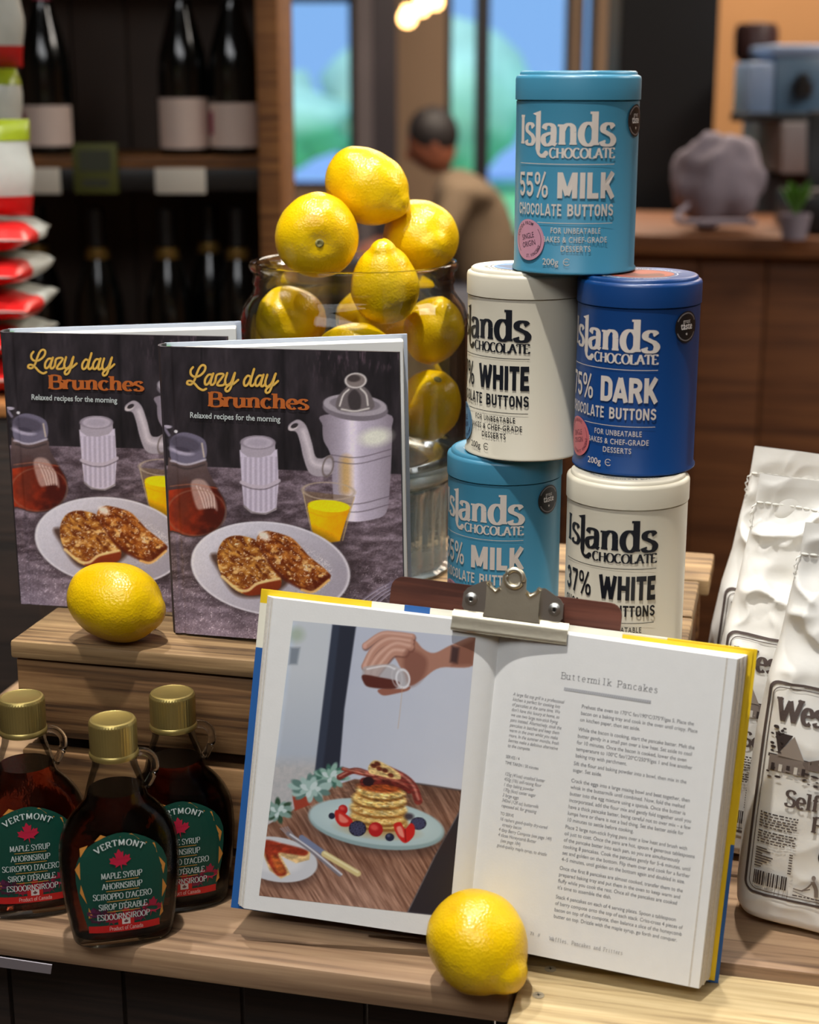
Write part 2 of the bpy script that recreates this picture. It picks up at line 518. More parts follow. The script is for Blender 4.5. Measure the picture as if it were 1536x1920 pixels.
# skeleton glyphs: (advance, [strokes], [serif x, y, reach])
def L_(*p): return np.array(p, float)
GL = {
 'A': (.92, [L_((.1, 0), (.46, 1)), L_((.46, 1), (.82, 0)), L_((.24, .36), (.68, .36))], [(.1, 0), (.82, 0)]),
 'B': (.80, [L_((.16, 0), (.16, 1)), spline([(.16, 1), (.45, 1), (.64, .9), (.64, .64), (.45, .53), (.16, .53)]), spline([(.16, .53), (.5, .53), (.72, .42), (.72, .12), (.5, 0), (.16, 0)])], [(.16, 0), (.16, 1)]),
 'C': (.82, [E_(.45, .5, .36, .5, 48, 318, 26)], []),
 'D': (.88, [L_((.16, 0), (.16, 1)), spline([(.16, 1), (.46, 1), (.72, .85), (.8, .5), (.72, .15), (.46, 0), (.16, 0)])], [(.16, 0), (.16, 1)]),
 'E': (.74, [L_((.16, 0), (.16, 1)), L_((.16, 1), (.64, 1), (.64, .84)), L_((.16, .52), (.54, .52)), L_((.16, 0), (.67, 0), (.67, .18))], [(.16, 0), (.16, 1)]),
 'F': (.70, [L_((.16, 0), (.16, 1)), L_((.16, 1), (.64, 1), (.64, .82)), L_((.16, .5), (.54, .5))], [(.16, 0), (.16, 1)]),
 'H': (.92, [L_((.16, 0), (.16, 1)), L_((.74, 0), (.74, 1)), L_((.16, .52), (.74, .52))], [(.16, 0), (.16, 1), (.74, 0), (.74, 1)]),
 'I': (.40, [L_((.2, 0), (.2, 1))], [(.2, 0), (.2, 1)]),
 'L': (.72, [L_((.16, 0), (.16, 1)), L_((.16, 0), (.66, 0), (.66, .22))], [(.16, 0), (.16, 1)]),
 'M': (1.08, [L_((.16, 0), (.2, 1)), L_((.2, 1), (.53, .12)), L_((.53, .12), (.86, 1)), L_((.86, 1), (.92, 0))], [(.16, 0), (.92, 0)]),
 'N': (.92, [L_((.16, 0), (.16, 1)), L_((.16, 1), (.76, 0)), L_((.76, 0), (.76, 1))], [(.16, 0), (.16, 1), (.76, 1)]),
 'O': (.94, [E_(.47, .5, .38, .5, 0, 360, 30)], []),
 'P': (.76, [L_((.16, 0), (.16, 1)), spline([(.16, 1), (.45, 1), (.68, .9), (.68, .58), (.45, .46), (.16, .46)])], [(.16, 0), (.16, 1)]),
 'R': (.86, [L_((.16, 0), (.16, 1)), spline([(.16, 1), (.45, 1), (.66, .9), (.66, .6), (.45, .5), (.16, .5)]), L_((.4, .5), (.76, 0))], [(.16, 0), (.16, 1), (.78, 0)]),
 'S': (.70, [spline([(.6, .82), (.5, .97), (.3, 1), (.13, .88), (.14, .68), (.34, .54), (.54, .44), (.62, .24), (.52, .05), (.3, 0), (.14, .05), (.09, .2)])], []),
 'T': (.80, [L_((.4, 0), (.4, 1)), L_((.06, .82), (.06, 1), (.74, 1), (.74, .82))], [(.4, 0)]),
 'U': (.90, [spline([(.16, 1), (.16, .6), (.17, .25), (.3, .03), (.46, 0), (.62, .03), (.74, .25), (.75, .6), (.75, 1)])], [(.16, 1), (.75, 1)]),
 'V': (.88, [L_((.08, 1), (.44, 0)), L_((.44, 0), (.8, 1))], [(.08, 1), (.8, 1)]),
 'W': (1.2, [L_((.06, 1), (.34, 0)), L_((.34, 0), (.6, .9)), L_((.6, .9), (.86, 0)), L_((.86, 0), (1.14, 1))], [(.08, 1), (1.12, 1)]),
 'Y': (.84, [L_((.06, 1), (.42, .46)), L_((.42, .46), (.78, 1)), L_((.42, 0), (.42, .46))], [(.06, 1), (.78, 1), (.42, 0)]),
 "'": (.24, [L_((.12, .75), (.12, 1))], []),
 ',': (.26, [L_((.14, .06), (.08, -.16))], []),
 '-': (.40, [L_((.05, .36), (.35, .36))], []),
 'a': (.68, [spline([(.12, .52), (.18, .64), (.32, X), (.46, .62), (.5, .46), (.5, .1), (.6, .0)]), spline([(.5, .4), (.3, .37), (.12, .28), (.1, .12), (.22, 0), (.38, .04), (.5, .18)])], []),
 'b': (.70, [L_((.14, 0), (.14, 1.04)), E_(.36, .33, .23, .34, -150, 150, 22)], [(.09, 1.04)]),
 'c': (.60, [E_(.33, X / 2, .24, X / 2, 45, 318, 22)], []),
 'd': (.72, [L_((.56, 0), (.56, 1.04)), E_(.34, .34, .24, .34, 30, 330, 22)], [(.5, 1.04), (.6, 0)]),
 'e': (.62, [np.concatenate([L_((.1, .36), (.53, .36)), E_(.32, X / 2, .23, X / 2, 8, 312, 24)])], []),
 'f': (.44, [spline([(.46, .9), (.38, 1.02), (.26, .98), (.21, .84), (.2, .6)]), L_((.2, .6), (.2, 0)), L_((.04, X), (.38, X))], [(.2, 0)]),
 'g': (.66, [E_(.32, .38, .22, .3, 0, 360, 24), spline([(.55, X), (.55, 0), (.5, -.2), (.3, -.27), (.12, -.2)])], []),
 'h': (.74, [L_((.16, 0), (.16, 1.04)), spline([(.16, .46), (.26, .62), (.4, X), (.53, .6), (.56, .42)]), L_((.56, .42), (.56, 0))], [(.12, 1.04), (.16, 0), (.56, 0)]),
 'i': (.36, [L_((.18, 0), (.18, X)), L_((.18, .86), (.18, .98))], [(.13, X), (.18, 0)]),
 'k': (.72, [L_((.16, 0), (.16, 1.04)), L_((.16, .28), (.56, X)), L_((.3, .4), (.6, 0))], [(.12, 1.04), (.16, 0), (.6, 0), (.56, X)]),
 'l': (.36, [L_((.18, 0), (.18, 1.04))], [(.13, 1.04), (.18, 0)]),
 'm': (1.08, [L_((.16, 0), (.16, X)), spline([(.16, .46), (.26, .62), (.38, X), (.5, .6), (.53, .42)]), L_((.53, .42), (.53, 0)), spline([(.53, .46), (.63, .62), (.75, X), (.87, .6), (.9, .42)]), L_((.9, .42), (.9, 0))], [(.12, X), (.16, 0), (.53, 0), (.9, 0)]),
 'n': (.74, [L_((.16, 0), (.16, X)), spline([(.16, .46), (.26, .62), (.4, X), (.53, .6), (.56, .42)]), L_((.56, .42), (.56, 0))], [(.12, X), (.16, 0), (.56, 0)]),
 'o': (.66, [E_(.33, X / 2, .25, X / 2, 0, 360, 26)], []),
 'r': (.52, [L_((.16, 0), (.16, X)), spline([(.16, .42), (.26, .6), (.36, .67), (.47, .62)])], [(.12, X), (.16, 0)]),
 's': (.56, [spline([(.46, .56), (.38, .66), (.24, X), (.12, .6), (.12, .47), (.26, .38), (.4, .3), (.48, .17), (.4, .03), (.24, 0), (.12, .04), (.08, .14)])], []),
 't': (.46, [spline([(.2, .86), (.2, .5), (.2, .16), (.28, .02), (.42, .06)]), L_((.04, X), (.4, X))], []),
 'u': (.74, [spline([(.14, X), (.14, .4), (.15, .16), (.26, 0), (.4, .04), (.55, .2)]), L_((.56, X), (.56, 0))], [(.1, X), (.52, X), (.6, 0)]),
 'w': (.92, [L_((.06, X), (.26, 0)), L_((.26, 0), (.46, .6)), L_((.46, .6), (.66, 0)), L_((.66, 0), (.86, X))], [(.08, X), (.84, X)]),
 'x': (.68, [L_((.1, X), (.58, 0)), L_((.1, 0), (.58, X))], [(.1, X), (.58, X), (.1, 0), (.58, 0)]),
 ' ': (.42, [], []),
}
def sfont(s, thick=.2, thin=.07, ser=.15, st=.06, track=0.0, mono=None, extra=None):
    """Serif lettering drawn as pen strokes; returns a list of (V, F) strokes and the run's width."""
    out = []
    x = 0.0
    for ch in s:
        acc = None
        if ch == 'É': acc = True; ch = 'E'
        adv, strokes, serifs = GL[ch]
        off = x + ((mono - adv) / 2 if mono else 0)
        for q in strokes:
            if len(q) < 4: q = np.concatenate([q[i] + (q[i + 1] - q[i]) * np.linspace(0, 1, 6, endpoint=False)[:, None] for i in range(len(q) - 1)] + [q[-1:]])
            out.append(ribbon(q + np.array([off, 0]), lambda d: thin + (thick - thin) * np.abs(d[:, 1]) ** 1.4))
        for (sx, sy) in serifs:
            up = st / 2 if sy < .05 else -st / 2
            out.append(ribbon(L_((off + sx - ser, sy + up), (off + sx + ser, sy + up)), st))
        if acc: out.append(ribbon(L_((off + .36, 1.1), (off + .5, 1.28)), thin * 1.6))
        x += (mono or adv) + track
    return out, x - track

# condensed grotesque capitals for the tins: the same pen, one weight, no serifs
def stad(x0, x1, y0, y1, r=.3, a0=0, a1=360, n=7):
    pts = []
    for cx, cy, s in ((x1 - r, y1 - r, 0), (x0 + r, y1 - r, 90), (x0 + r, y0 + r, 180), (x1 - r, y0 + r, 270)):
        for k in range(n + 1):
            a = s + 90 * k / n; pts.append((cx + r * math.cos(R(a)), cy + r * math.sin(R(a))))
    return np.array(pts + [pts[0]])
def _cut(p, i, j): return p[i:j]
_O = stad(.12, .54, .1, .9, .21)
SG = {
 'O': (.66, [_O]), '0': (.66, [_O]), 'C': (.64, [np.concatenate([L_((.54, .62)), _O[0:28], L_((.54, .38))])]),
 'D': (.66, [L_((.12, 0), (.12, 1)), np.concatenate([L_((.05, .9)), np.array([(.33 + .21 * math.cos(R(a)), .69 + .21 * math.sin(R(a))) for a in range(90, -1, -15)]), np.array([(.33 + .21 * math.cos(R(a)), .31 + .21 * math.sin(R(a))) for a in range(0, -91, -15)]), L_((.05, .1))])]),
 'B': (.66, [L_((.12, 0), (.12, 1)), np.concatenate([L_((.05, .9)), np.array([(.33 + .18 * math.cos(R(a)), .72 + .18 * math.sin(R(a))) for a in range(90, -91, -15)]), L_((.1, .54))]), np.concatenate([L_((.1, .5)), np.array([(.33 + .21 * math.cos(R(a)), .31 + .21 * math.sin(R(a))) for a in range(90, -91, -15)]), L_((.05, .1))])]),
 'E': (.56, [L_((.12, 0), (.12, 1)), L_((.05, .9), (.5, .9)), L_((.05, .51), (.46, .51)), L_((.05, .1), (.52, .1))]),
 'H': (.70, [L_((.12, 0), (.12, 1)), L_((.56, 0), (.56, 1)), L_((.1, .51), (.58, .51))]),
 'I': (.26, [L_((.12, 0), (.12, 1))]), 'L': (.54, [L_((.12, 0), (.12, 1)), L_((.05, .1), (.5, .1))]),
 'T': (.58, [L_((.28, 0), (.28, .96)), L_((.0, .9), (.57, .9))]),
 'U': (.68, [np.concatenate([L_((.12, 1), (.12, .31)), np.array([(.33 + .21 * math.cos(R(a)), .31 + .21 * math.sin(R(a))) for a in range(180, 361, 15)]), L_((.54, 1))])]),
 'N': (.72, [L_((.12, 0), (.12, 1)), L_((.13, .93), (.57, .07)), L_((.58, 0), (.58, 1))]),
 'S': (.62, [np.concatenate([np.array([(.32 + .2 * math.cos(R(a)), .7 + .2 * math.sin(R(a))) for a in range(10, 226, 18)]), np.array([(.32 + .2 * math.cos(R(a)), .3 + .2 * math.sin(R(a))) for a in range(45, -176, -18)])])]),
 'A': (.70, [L_((.06, 0), (.34, .98)), L_((.34, .98), (.62, 0)), L_((.16, .27), (.52, .27))]),
 'M': (.90, [L_((.12, 0), (.12, 1)), L_((.14, .95), (.43, .12)), L_((.43, .12), (.72, .95)), L_((.74, 0), (.74, 1))]),
 'K': (.68, [L_((.12, 0), (.12, 1)), L_((.16, .36), (.58, 1)), L_((.28, .52), (.6, 0))]),
 'R': (.68, [L_((.12, 0), (.12, 1)), np.concatenate([L_((.05, .9)), np.array([(.33 + .2 * math.cos(R(a)), .69 + .2 * math.sin(R(a))) for a in range(90, -91, -15)]), L_((.1, .48))]), L_((.36, .48), (.58, 0))]),
 'W': (1.0, [L_((.06, 1), (.27, .02)), L_((.27, .02), (.48, .94)), L_((.48, .94), (.69, .02)), L_((.69, .02), (.9, 1))]),
 '5': (.62, [L_((.54, .9), (.15, .9), (.13, .5)), np.concatenate([L_((.13, .5)), np.array([(.33 + .21 * math.cos(R(a)), .33 + .23 * math.sin(R(a))) for a in range(115, -166, -18)])])]),
 '3': (.62, [np.array([(.31 + .19 * math.cos(R(a)), .71 + .19 * math.sin(R(a))) for a in range(165, -91, -15)]), np.array([(.31 + .21 * math.cos(R(a)), .31 + .21 * math.sin(R(a))) for a in range(90, -166, -15)])]),
 '7': (.58, [L_((.05, .9), (.54, .9)), L_((.5, .9), (.22, 0))]),
 '%': (.98, [stad(.1, .36, .56, .94, .13), stad(.58, .84, .06, .44, .13), L_((.72, 1), (.24, 0))]), ' ': (.3, []),
}
def grot(s, wt=.2, track=.04):
    out = []; x = 0.0
    for ch in s:
        adv, st = SG[ch]
        w = wt * (.72 if ch == '%' else 1)
        for q in st: out.append(ribbon(q + np.array([x, 0]), w))
        x += adv + track
    return out, x - track - .04

class Ink:
    """Collects flat coloured shapes in 2D (cm) and lays them on a surface."""
    def __init__(self):
        self.V = []; self.F = []; self.C = []; self.L = []; self.n = 0; self.lay = 0; self.hold = False; self.run_ = False
    def add(self, V, F, col, layer=None):
        V = np.asarray(V, float)
        if len(V) == 0: return
        if layer is None:
            if not self.hold: self.lay += (0.25 if self.run_ else 1.0)
            layer = self.lay
        self.V.append(V); self.L.append(np.full(len(V), layer))
        self.F += [tuple(i + self.n for i in f) for f in F]
        self.C += [col] * len(F)
        self.n += len(V)
    def poly(self, pts, col, layer=None):
        tri = tessellate_polygon([[Vector((p[0], p[1], 0)) for p in pts]])
        self.add(pts, [tuple(t) for t in tri], col, layer)
    def rect(self, x0, y0, x1, y1, col, layer=None, nu=1, nv=1):
        xs = np.linspace(x0, x1, nu + 1); ys = np.linspace(y0, y1, nv + 1)
        V = [(x, y) for y in ys for x in xs]
        F = [(j * (nu + 1) + i, j * (nu + 1) + i + 1, (j + 1) * (nu + 1) + i + 1, (j + 1) * (nu + 1) + i) for j in range(nv) for i in range(nu)]
        self.add(V, F, col, layer)
    def disc(self, cx, cy, rx, ry, col, layer=None, n=40, rings=3):
        V = [(cx, cy)]; F = []
        for k in range(1, rings + 1):
            for i in range(n):
                a = 2 * math.pi * i / n
                V.append((cx + rx * k / rings * math.cos(a), cy + ry * k / rings * math.sin(a)))
        for i in range(n):
            F.append((0, 1 + i, 1 + (i + 1) % n))
            for k in range(rings - 1):
                a = 1 + k * n + i; b = 1 + k * n + (i + 1) % n
                F.append((a, a + n, b + n, b))
        self.add(V, F, col, layer)
    def line(self, pts, w, col, layer=None):
        V, F = ribbon(pts, w); self.add(V, F, col, layer)
    def text(self, s, x0, y0, x1, y1, col, bold=0.0, shear=0.0, space=1.0, warp=None, hfix=True, layer=None):
        """Sans lettering fitted to the box (cap height y0..y1)."""
        V, F = bfont(s, bold, shear, space)
        if len(V) == 0: return
        V = V.copy()
        a = V[:, 0].min(); b = V[:, 0].max()
        V[:, 0] = x0 + (V[:, 0] - a) / (b - a) * (x1 - x0)
        V[:, 1] = y0 + V[:, 1] / 0.729 * (y1 - y0)
        if warp: V = warp(V)
        self.add(V, F, col, layer)
    def run(self, s, x, y, size, col, bold=0.0, shear=0.0, xs=1.0, align='LEFT', space=1.0, rot=0.0, line=1.0, warp=None):
        V, F = bfont(s, bold, shear, space, align, line)
        if len(V) == 0: return
        V = V * np.array([size * xs, size])
        if rot:
            c, s_ = math.cos(rot), math.sin(rot)
            V = np.stack([V[:, 0] * c - V[:, 1] * s_, V[:, 0] * s_ + V[:, 1] * c], 1)
        V = V + np.array([x, y])
        if warp: V = warp(V)
        self.add(V, F, col)
    def serif(self, s, x0, y0, x1, y1, col, warp=None, **kw):
        st, w = sfont(s, **kw)
        k = (x1 - x0) / w
        self.lay += 1; self.run_ = True
        for V, F in st:
            V = V.copy(); V[:, 0] = x0 + V[:, 0] * k; V[:, 1] = y0 + V[:, 1] * (y1 - y0)
            if warp: V = warp(V)
            self.add(V, F, col)
        self.run_ = False
    def grot(self, s, x0, y0, x1, y1, col, wt=.2, track=.04):
        st, w = grot(s, wt, track)
        self.lay += 1; self.run_ = True
        for V, F in st:
            V = V.copy(); V[:, 0] = x0 + V[:, 0] / w * (x1 - x0); V[:, 1] = y0 + V[:, 1] * (y1 - y0)
            self.add(V, F, col)
        self.run_ = False
    def arc(self, s, cx, cy, r, a_mid, size, col, bold=0.0, inside=False, xs=1.0, space=1.15, serif=None):
        """Lettering along a circle."""
        def warp(V):
            V = V.copy()
            if inside:
                ang = a_mid + V[:, 0] / r
                rr = r - V[:, 1]
            else:
                ang = a_mid - V[:, 0] / r
                rr = r + V[:, 1]
            return np.stack([cx + rr * np.cos(ang), cy + rr * np.sin(ang)], 1)
        if serif:
            st, w = sfont(s, **serif)
            self.run_ = True
            for V, F in st:
                V = V * size * np.array([xs, 1.0]); V[:, 0] -= w * size * xs / 2
                self.add(warp(V), F, col)
            self.run_ = False
            return
        V, F = bfont(s, bold, 0, space)
        V = V * np.array([size * xs, size])
        V[:, 0] -= (V[:, 0].min() + V[:, 0].max()) / 2
        self.add(warp(V), F, col)
    def build(self, name, fmap, mat, parent, lift=0.0012, base=0.012):
        V = np.concatenate(self.V); L = np.concatenate(self.L)
        PTS = fmap(V[:, 0], V[:, 1], base + L * lift)
        me = bpy.data.meshes.new(name)
        me.from_pydata((PTS / 100.0).tolist(), [], self.F)
        ca = me.color_attributes.new('Col', 'FLOAT_COLOR', 'CORNER')
        cc = []
        for f, c in zip(self.F, self.C):
            cc += (list(s2l(c)) + [1.0]) * len(f)
        ca.data.foreach_set('color', np.array(cc, dtype=np.float32))
        return link(name, me, mat, parent)

# ------------------------------------------------------------------ picture printing (dense colour grids)
def vnoise(x, y, seed=0):
    xi = np.floor(x).astype(np.int64); yi = np.floor(y).astype(np.int64)
    fx = x - xi; fy = y - yi
    fx = fx * fx * (3 - 2 * fx); fy = fy * fy * (3 - 2 * fy)
    def h(a, b):
        n = (a * 374761393 + b * 668265263 + seed * 974711) & 0x7fffffff
        n = ((n ^ (n >> 13)) * 1274126177) & 0x7fffffff
        return ((n ^ (n >> 16)) & 0xffff) / 65535.0
    return (h(xi, yi) * (1 - fx) + h(xi + 1, yi) * fx) * (1 - fy) + (h(xi, yi + 1) * (1 - fx) + h(xi + 1, yi + 1) * fx) * fy

def fbm(x, y, oct=4, seed=0):
    s = 0; a = 0.5; t = 0
    for k in range(oct):
        s = s + a * vnoise(x * 2 ** k, y * 2 ** k, seed + k); t += a; a *= 0.5
    return s / t

def homog(src, dst):
    A = []; b = []
    for (u, v), (x, y) in zip(src, dst):
        A.append([u, v, 1, 0, 0, 0, -u * x, -v * x]); b.append(x)
        A.append([0, 0, 0, u, v, 1, -u * y, -v * y]); b.append(y)
    h = np.linalg.solve(np.array(A, float), np.array(b, float))
    return np.append(h, 1).reshape(3, 3)

class Art:
    def __init__(self, X_, Y_, base):
        self.X = X_; self.Y = Y_
        self.C = np.empty(X_.shape + (3,)); self.C[:] = np.array(base) / 255.0
    def blend(self, m, col):
        col = np.asarray(col, float)
        if col.max() > 1.5: col = col / 255.0
        self.C += (col - self.C) * m[..., None]
    def sd_poly(self, pts):
        p = np.asarray(pts, float)
        Xx, Yy = self.X, self.Y
        d = np.full(Xx.shape, 1e9); s = np.ones(Xx.shape)
        n = len(p); j = n - 1
        for i in range(n):
            ex, ey = p[j] - p[i]
            wx = Xx - p[i][0]; wy = Yy - p[i][1]
            t = np.clip((wx * ex + wy * ey) / max(ex * ex + ey * ey, 1e-9), 0, 1)
            d = np.minimum(d, (wx - ex * t) ** 2 + (wy - ey * t) ** 2)
            c1 = Yy >= p[i][1]; c2 = Yy < p[j][1]; c3 = ex * wy > ey * wx
            flip = (c1 & c2 & c3) | (~c1 & ~c2 & ~c3)
            s = np.where(flip, -s, s)
            j = i
        return s * np.sqrt(d)
    def mask(self, sd, soft): return np.clip(0.5 - sd / soft, 0, 1)
    def poly(self, pts, col, soft=4, a=1.0, smooth=False):
        if smooth: pts = spline(pts, 6, True)
        m = self.mask(self.sd_poly(pts), soft) * a
        self.blend(m, col); return m
    def ell_sd(self, cx, cy, rx, ry, rot=0):
        c, s = math.cos(R(rot)), math.sin(R(rot))
        dx = self.X - cx; dy = self.Y - cy
        x = dx * c + dy * s; y = -dx * s + dy * c
        return (np.sqrt((x / rx) ** 2 + (y / ry) ** 2) - 1) * min(rx, ry)
    def ell(self, cx, cy, rx, ry, col, rot=0, soft=4, a=1.0):
        m = self.mask(self.ell_sd(cx, cy, rx, ry, rot), soft) * a
        self.blend(m, col); return m
    def ring(self, cx, cy, rx, ry, w, col, rot=0, soft=4, a=1.0):
        m = self.mask(np.abs(self.ell_sd(cx, cy, rx, ry, rot)) - w / 2, soft) * a
        self.blend(m, col); return m
    def stroke(self, pts, w, col, soft=4, a=1.0, smooth=True):
        p = spline(pts, 6) if smooth and len(pts) > 2 else np.asarray(pts, float)
        d = np.full(self.X.shape, 1e9)
        for i in range(len(p) - 1):
            ex, ey = p[i + 1] - p[i]
            wx = self.X - p[i][0]; wy = self.Y - p[i][1]
            t = np.clip((wx * ex + wy * ey) / max(ex * ex + ey * ey, 1e-9), 0, 1)
            d = np.minimum(d, (wx - ex * t) ** 2 + (wy - ey * t) ** 2)
        m = self.mask(np.sqrt(d) - w / 2, soft) * a
        self.blend(m, col); return m
    def fb(self, sx, sy, seed=0, oct=4): return fbm(self.X / sx, self.Y / sy, oct, seed)

def mixc(a, b, t):
    t = np.clip(t, 0, 1)[..., None]
    return (np.array(a) * (1 - t) + np.array(b) * t) / 255.0

# ================================================================== materials
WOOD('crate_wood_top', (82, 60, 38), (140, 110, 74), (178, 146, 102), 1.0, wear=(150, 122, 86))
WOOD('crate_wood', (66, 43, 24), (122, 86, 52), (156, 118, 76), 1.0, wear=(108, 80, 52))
WOOD('shelf_wood', (102, 76, 54), (150, 118, 88), (174, 142, 108), 0.8, wear=(146, 118, 94))
WOOD('pale_wood', (128, 104, 68), (178, 154, 110), (204, 182, 138), 1.2, wear=(186, 164, 122))
WOOD('dark_wood', (18, 12, 9), (34, 24, 18), (48, 34, 26), 1.0)
WOOD('rack_wood', (88, 54, 24), (140, 90, 44), (170, 116, 62), 1.0)
WOOD('counter_wood', (84, 48, 24), (120, 72, 38), (140, 88, 48), 0.7)
WOOD('brown_board', (62, 32, 24), (88, 48, 36), (104, 60, 46), 1.2, rough=0.42, bump=0.1)
P('floor_tile', (96, 86, 78), 0.5, var=(3, 0.15))
P('wall_paint', (150, 126, 104), 0.8, var=(2, 0.08), bump=(60, 0.1))
P('wall_orange', (176, 128, 82), 0.8, var=(2, 0.08))
P('ceiling_paint', (120, 112, 104), 0.85, var=(2, 0.05))
P('dark_post', (40, 34, 42), 0.6, var=(4, 0.12))
P('grey_post', (120, 112, 116), 0.6, var=(4, 0.1))
P('black_paint', (14, 13, 16), 0.55, var=(6, 0.2))
P('frame_dark', (34, 34, 42), 0.5, var=(6, 0.1))
CLEAR('window_glass', (0.97, 0.98, 0.98), dens=0.5)
P('steel_screw', (158, 146, 122), 0.55, metal=0.3, var=(300, 0.2))
P('screw_hole', (26, 22, 18), 0.8)

# ================================================================== the room
def struct(o, label=None):
    o['kind'] = 'structure'
    if label: o['label'] = label
    return o

def wbox(name, x0, x1, y0, y1, z0, z1, mat, parent=None, bev=0.0):
    """Axis-aligned box in metres on world axes."""
    me = box_mesh(name, (x1 - x0) * 100, (y1 - y0) * 100, (z1 - z0) * 100, bev)
    o = bpy.data.objects.new(name, me)
    me.materials.append(MATS[mat]); COL.objects.link(o)
    c = Vector(((x0 + x1) / 2, (y0 + y1) / 2, (z0 + z1) / 2))
    o.location = c - (Vector(parent.location) if parent else Vector((0, 0, 0)))
    if parent: o.parent = parent
    return o

struct(wbox('floor', -4, 5, -3, 8.4, -0.1, 0, 'floor_tile'))
struct(wbox('ceiling', -4, 5, -3, 8.4, 3.0, 3.1, 'ceiling_paint'))
struct(wbox('wall_left', -4.1, -4, -3, 8.4, 0, 3.0, 'wall_paint'))
struct(wbox('wall_right', 5, 5.1, -3, 8.4, 0, 3.0, 'wall_orange'))
struct(wbox('wall_front', -4, 5, -3.1, -3, 0, 3.0, 'wall_paint'))

def wall_with_holes(name, x0, x1, y0, y1, z1, holes, mat):
    parts = []
    def bx(a, b, c, d):
        V = [(x, y, z) for z in (c, d) for y in (y0, y1) for x in (a, b)]
        F = [(0, 2, 3, 1), (4, 5, 7, 6), (0, 1, 5, 4), (2, 6, 7, 3), (0, 4, 6, 2), (1, 3, 7, 5)]
        parts.append((V, F))
    xs = x0
    for (a, b, c, d) in sorted(holes):
        bx(xs, a, 0, z1); bx(a, b, 0, c); bx(a, b, d, z1); xs = b
    bx(xs, x1, 0, z1)
    V, F = join(parts)
    V = [(a * 100, b * 100, c * 100) for a, b, c in V]
    return mk(name, V, F, mat)
HOLES = [(-1.9, -0.27, 0.86, 1.785), (0.18, 0.80, 0.60, 2.5), (0.835, 0.92, 0.60, 2.5)]
struct(wall_with_holes('wall_back', -4, 5, 8.2, 8.4, 3.0, HOLES, 'wall_paint'))
for i, (a, b, c, d) in enumerate(HOLES):
    w = bpy.data.objects.new('window_%d' % (i + 1), None)
    w.location = ((a + b) / 2, 8.28, c); COL.objects.link(w); struct(w, ['wide window behind the wine rack', 'tall window behind the seated person', 'narrow window slot beside the tan wall'][i])
    t = 0.03
    for (p, q, r_, s_) in ((a, a + t, c, d), (b - t, b, c, d), (a, b, c, c + t), (a, b, d - t, d)):
        wbox('window_frame', p, q, 8.22, 8.3, r_, s_, 'frame_dark', w, 0.3)
    if i == 1: wbox('mullion', 0.325, 0.395, 8.18, 8.3, c, d, 'frame_dark', w, 0.3)
    if i == 0: wbox('mullion', -1.1, -1.05, 8.2, 8.3, c, d, 'frame_dark', w, 0.3)
    wbox('pane', a + t, b - t, 8.285, 8.29, c + t, d - t, 'window_glass', w)
struct(wbox('trim_1', -0.26, -0.17, 8.05, 8.2, 0, 3.0, 'grey_post', bev=0.5))
struct(wbox('trim_2', -0.165, -0.055, 7.4, 7.5, 0, 3.0, 'dark_post', bev=0.5))
struct(wbox('wall_pillar', 0.545, 0.80, 4.32, 4.6, 0, 3.0, 'black_paint', bev=0.5))
struct(wbox('wall_cafe', 1.0, 5.0, 5.6, 5.7, 0, 3.0, 'wall_orange'))

# ================================================================== table under the display
def screw(parent, x, y, z):
    s = lathe('screw', [(0.0, 0), (0.42, 0), (0.42, 0.03), (0.36, 0.05), (0, 0.05)], 'steel_screw', parent, (x, y, z), 20)
    pts = []
    for k in range(8):
        a = math.pi * k / 4; r = 0.24 if k % 2 == 0 else 0.07
        pts.append((r * math.cos(a + .3), r * math.sin(a + .3)))
    V = [(p[0], p[1], 0.055) for p in pts]
    mk('cross_slot', V, [tuple(range(8))], 'screw_hole', s)
    return s

TS = -19.4                      # table top height
table = empty('display_table', FW(-20, 98.1, TS - 2.4), -13.5)
tag(table, 'rough plank display table carrying the crate, bottles and open book', 'table')
def plank(parent, name, x0, x1, y0, y1, ztop, th, mat, org, bev=0.25, rot=0.0, jit=0.0, cuts=0):
    me = box_mesh(name, x1 - x0, y1 - y0, th, bev, 2, jit, 'c', cuts)
    return link(name, me, mat, parent, ((x0 + x1) / 2 - org[0], (y0 + y1) / 2 - org[1], ztop - th / 2 - org[2]), (0, 0, R(rot)), 35)
TO = (-20, 98.1, TS - 2.4)
plank(table, 'plank', -78, -16.35, 98.1, 108.3, TS, 2.4, 'shelf_wood', TO, 0.4)
plank(table, 'plank', -78, -6.35, 108.6, 119.5, TS - .02, 2.4, 'shelf_wood', TO, 0.3)
plank(table, 'plank', -78, -6.35, 119.8, 133, TS, 2.4, 'shelf_wood', TO, 0.3)
plank(table, 'plank', -78, -6.35, 133.3, 147, TS, 2.4, 'shelf_wood', TO, 0.3)
plank(table, 'plank', -15.95, 50, 92.2, 104.4, TS, 2.4, 'pale_wood', TO, 0.25)
plank(table, 'plank', -15.95, -6.3, 104.7, 108.3, TS, 2.4, 'shelf_wood', TO, 0.2)
plank(table, 'plank', -6.0, 50, 104.7, 118, TS + .75, 3.1, 'shelf_wood', TO, 0.25)
plank(table, 'plank', -6.0, 50, 118.3, 132, TS + .75, 3.1, 'shelf_wood', TO, 0.25)
plank(table, 'plank', -6.0, 50, 132.3, 147, TS + .75, 3.1, 'shelf_wood', TO, 0.25)
for k in range(13):
    x = -77 + k * 9.8
    plank(table, 'front_board', x, x + 9.5, 103, 104.4, TS - 2.6 - (0.2 if k % 2 else 0), 72.4, 'dark_wood', TO, 0.15)
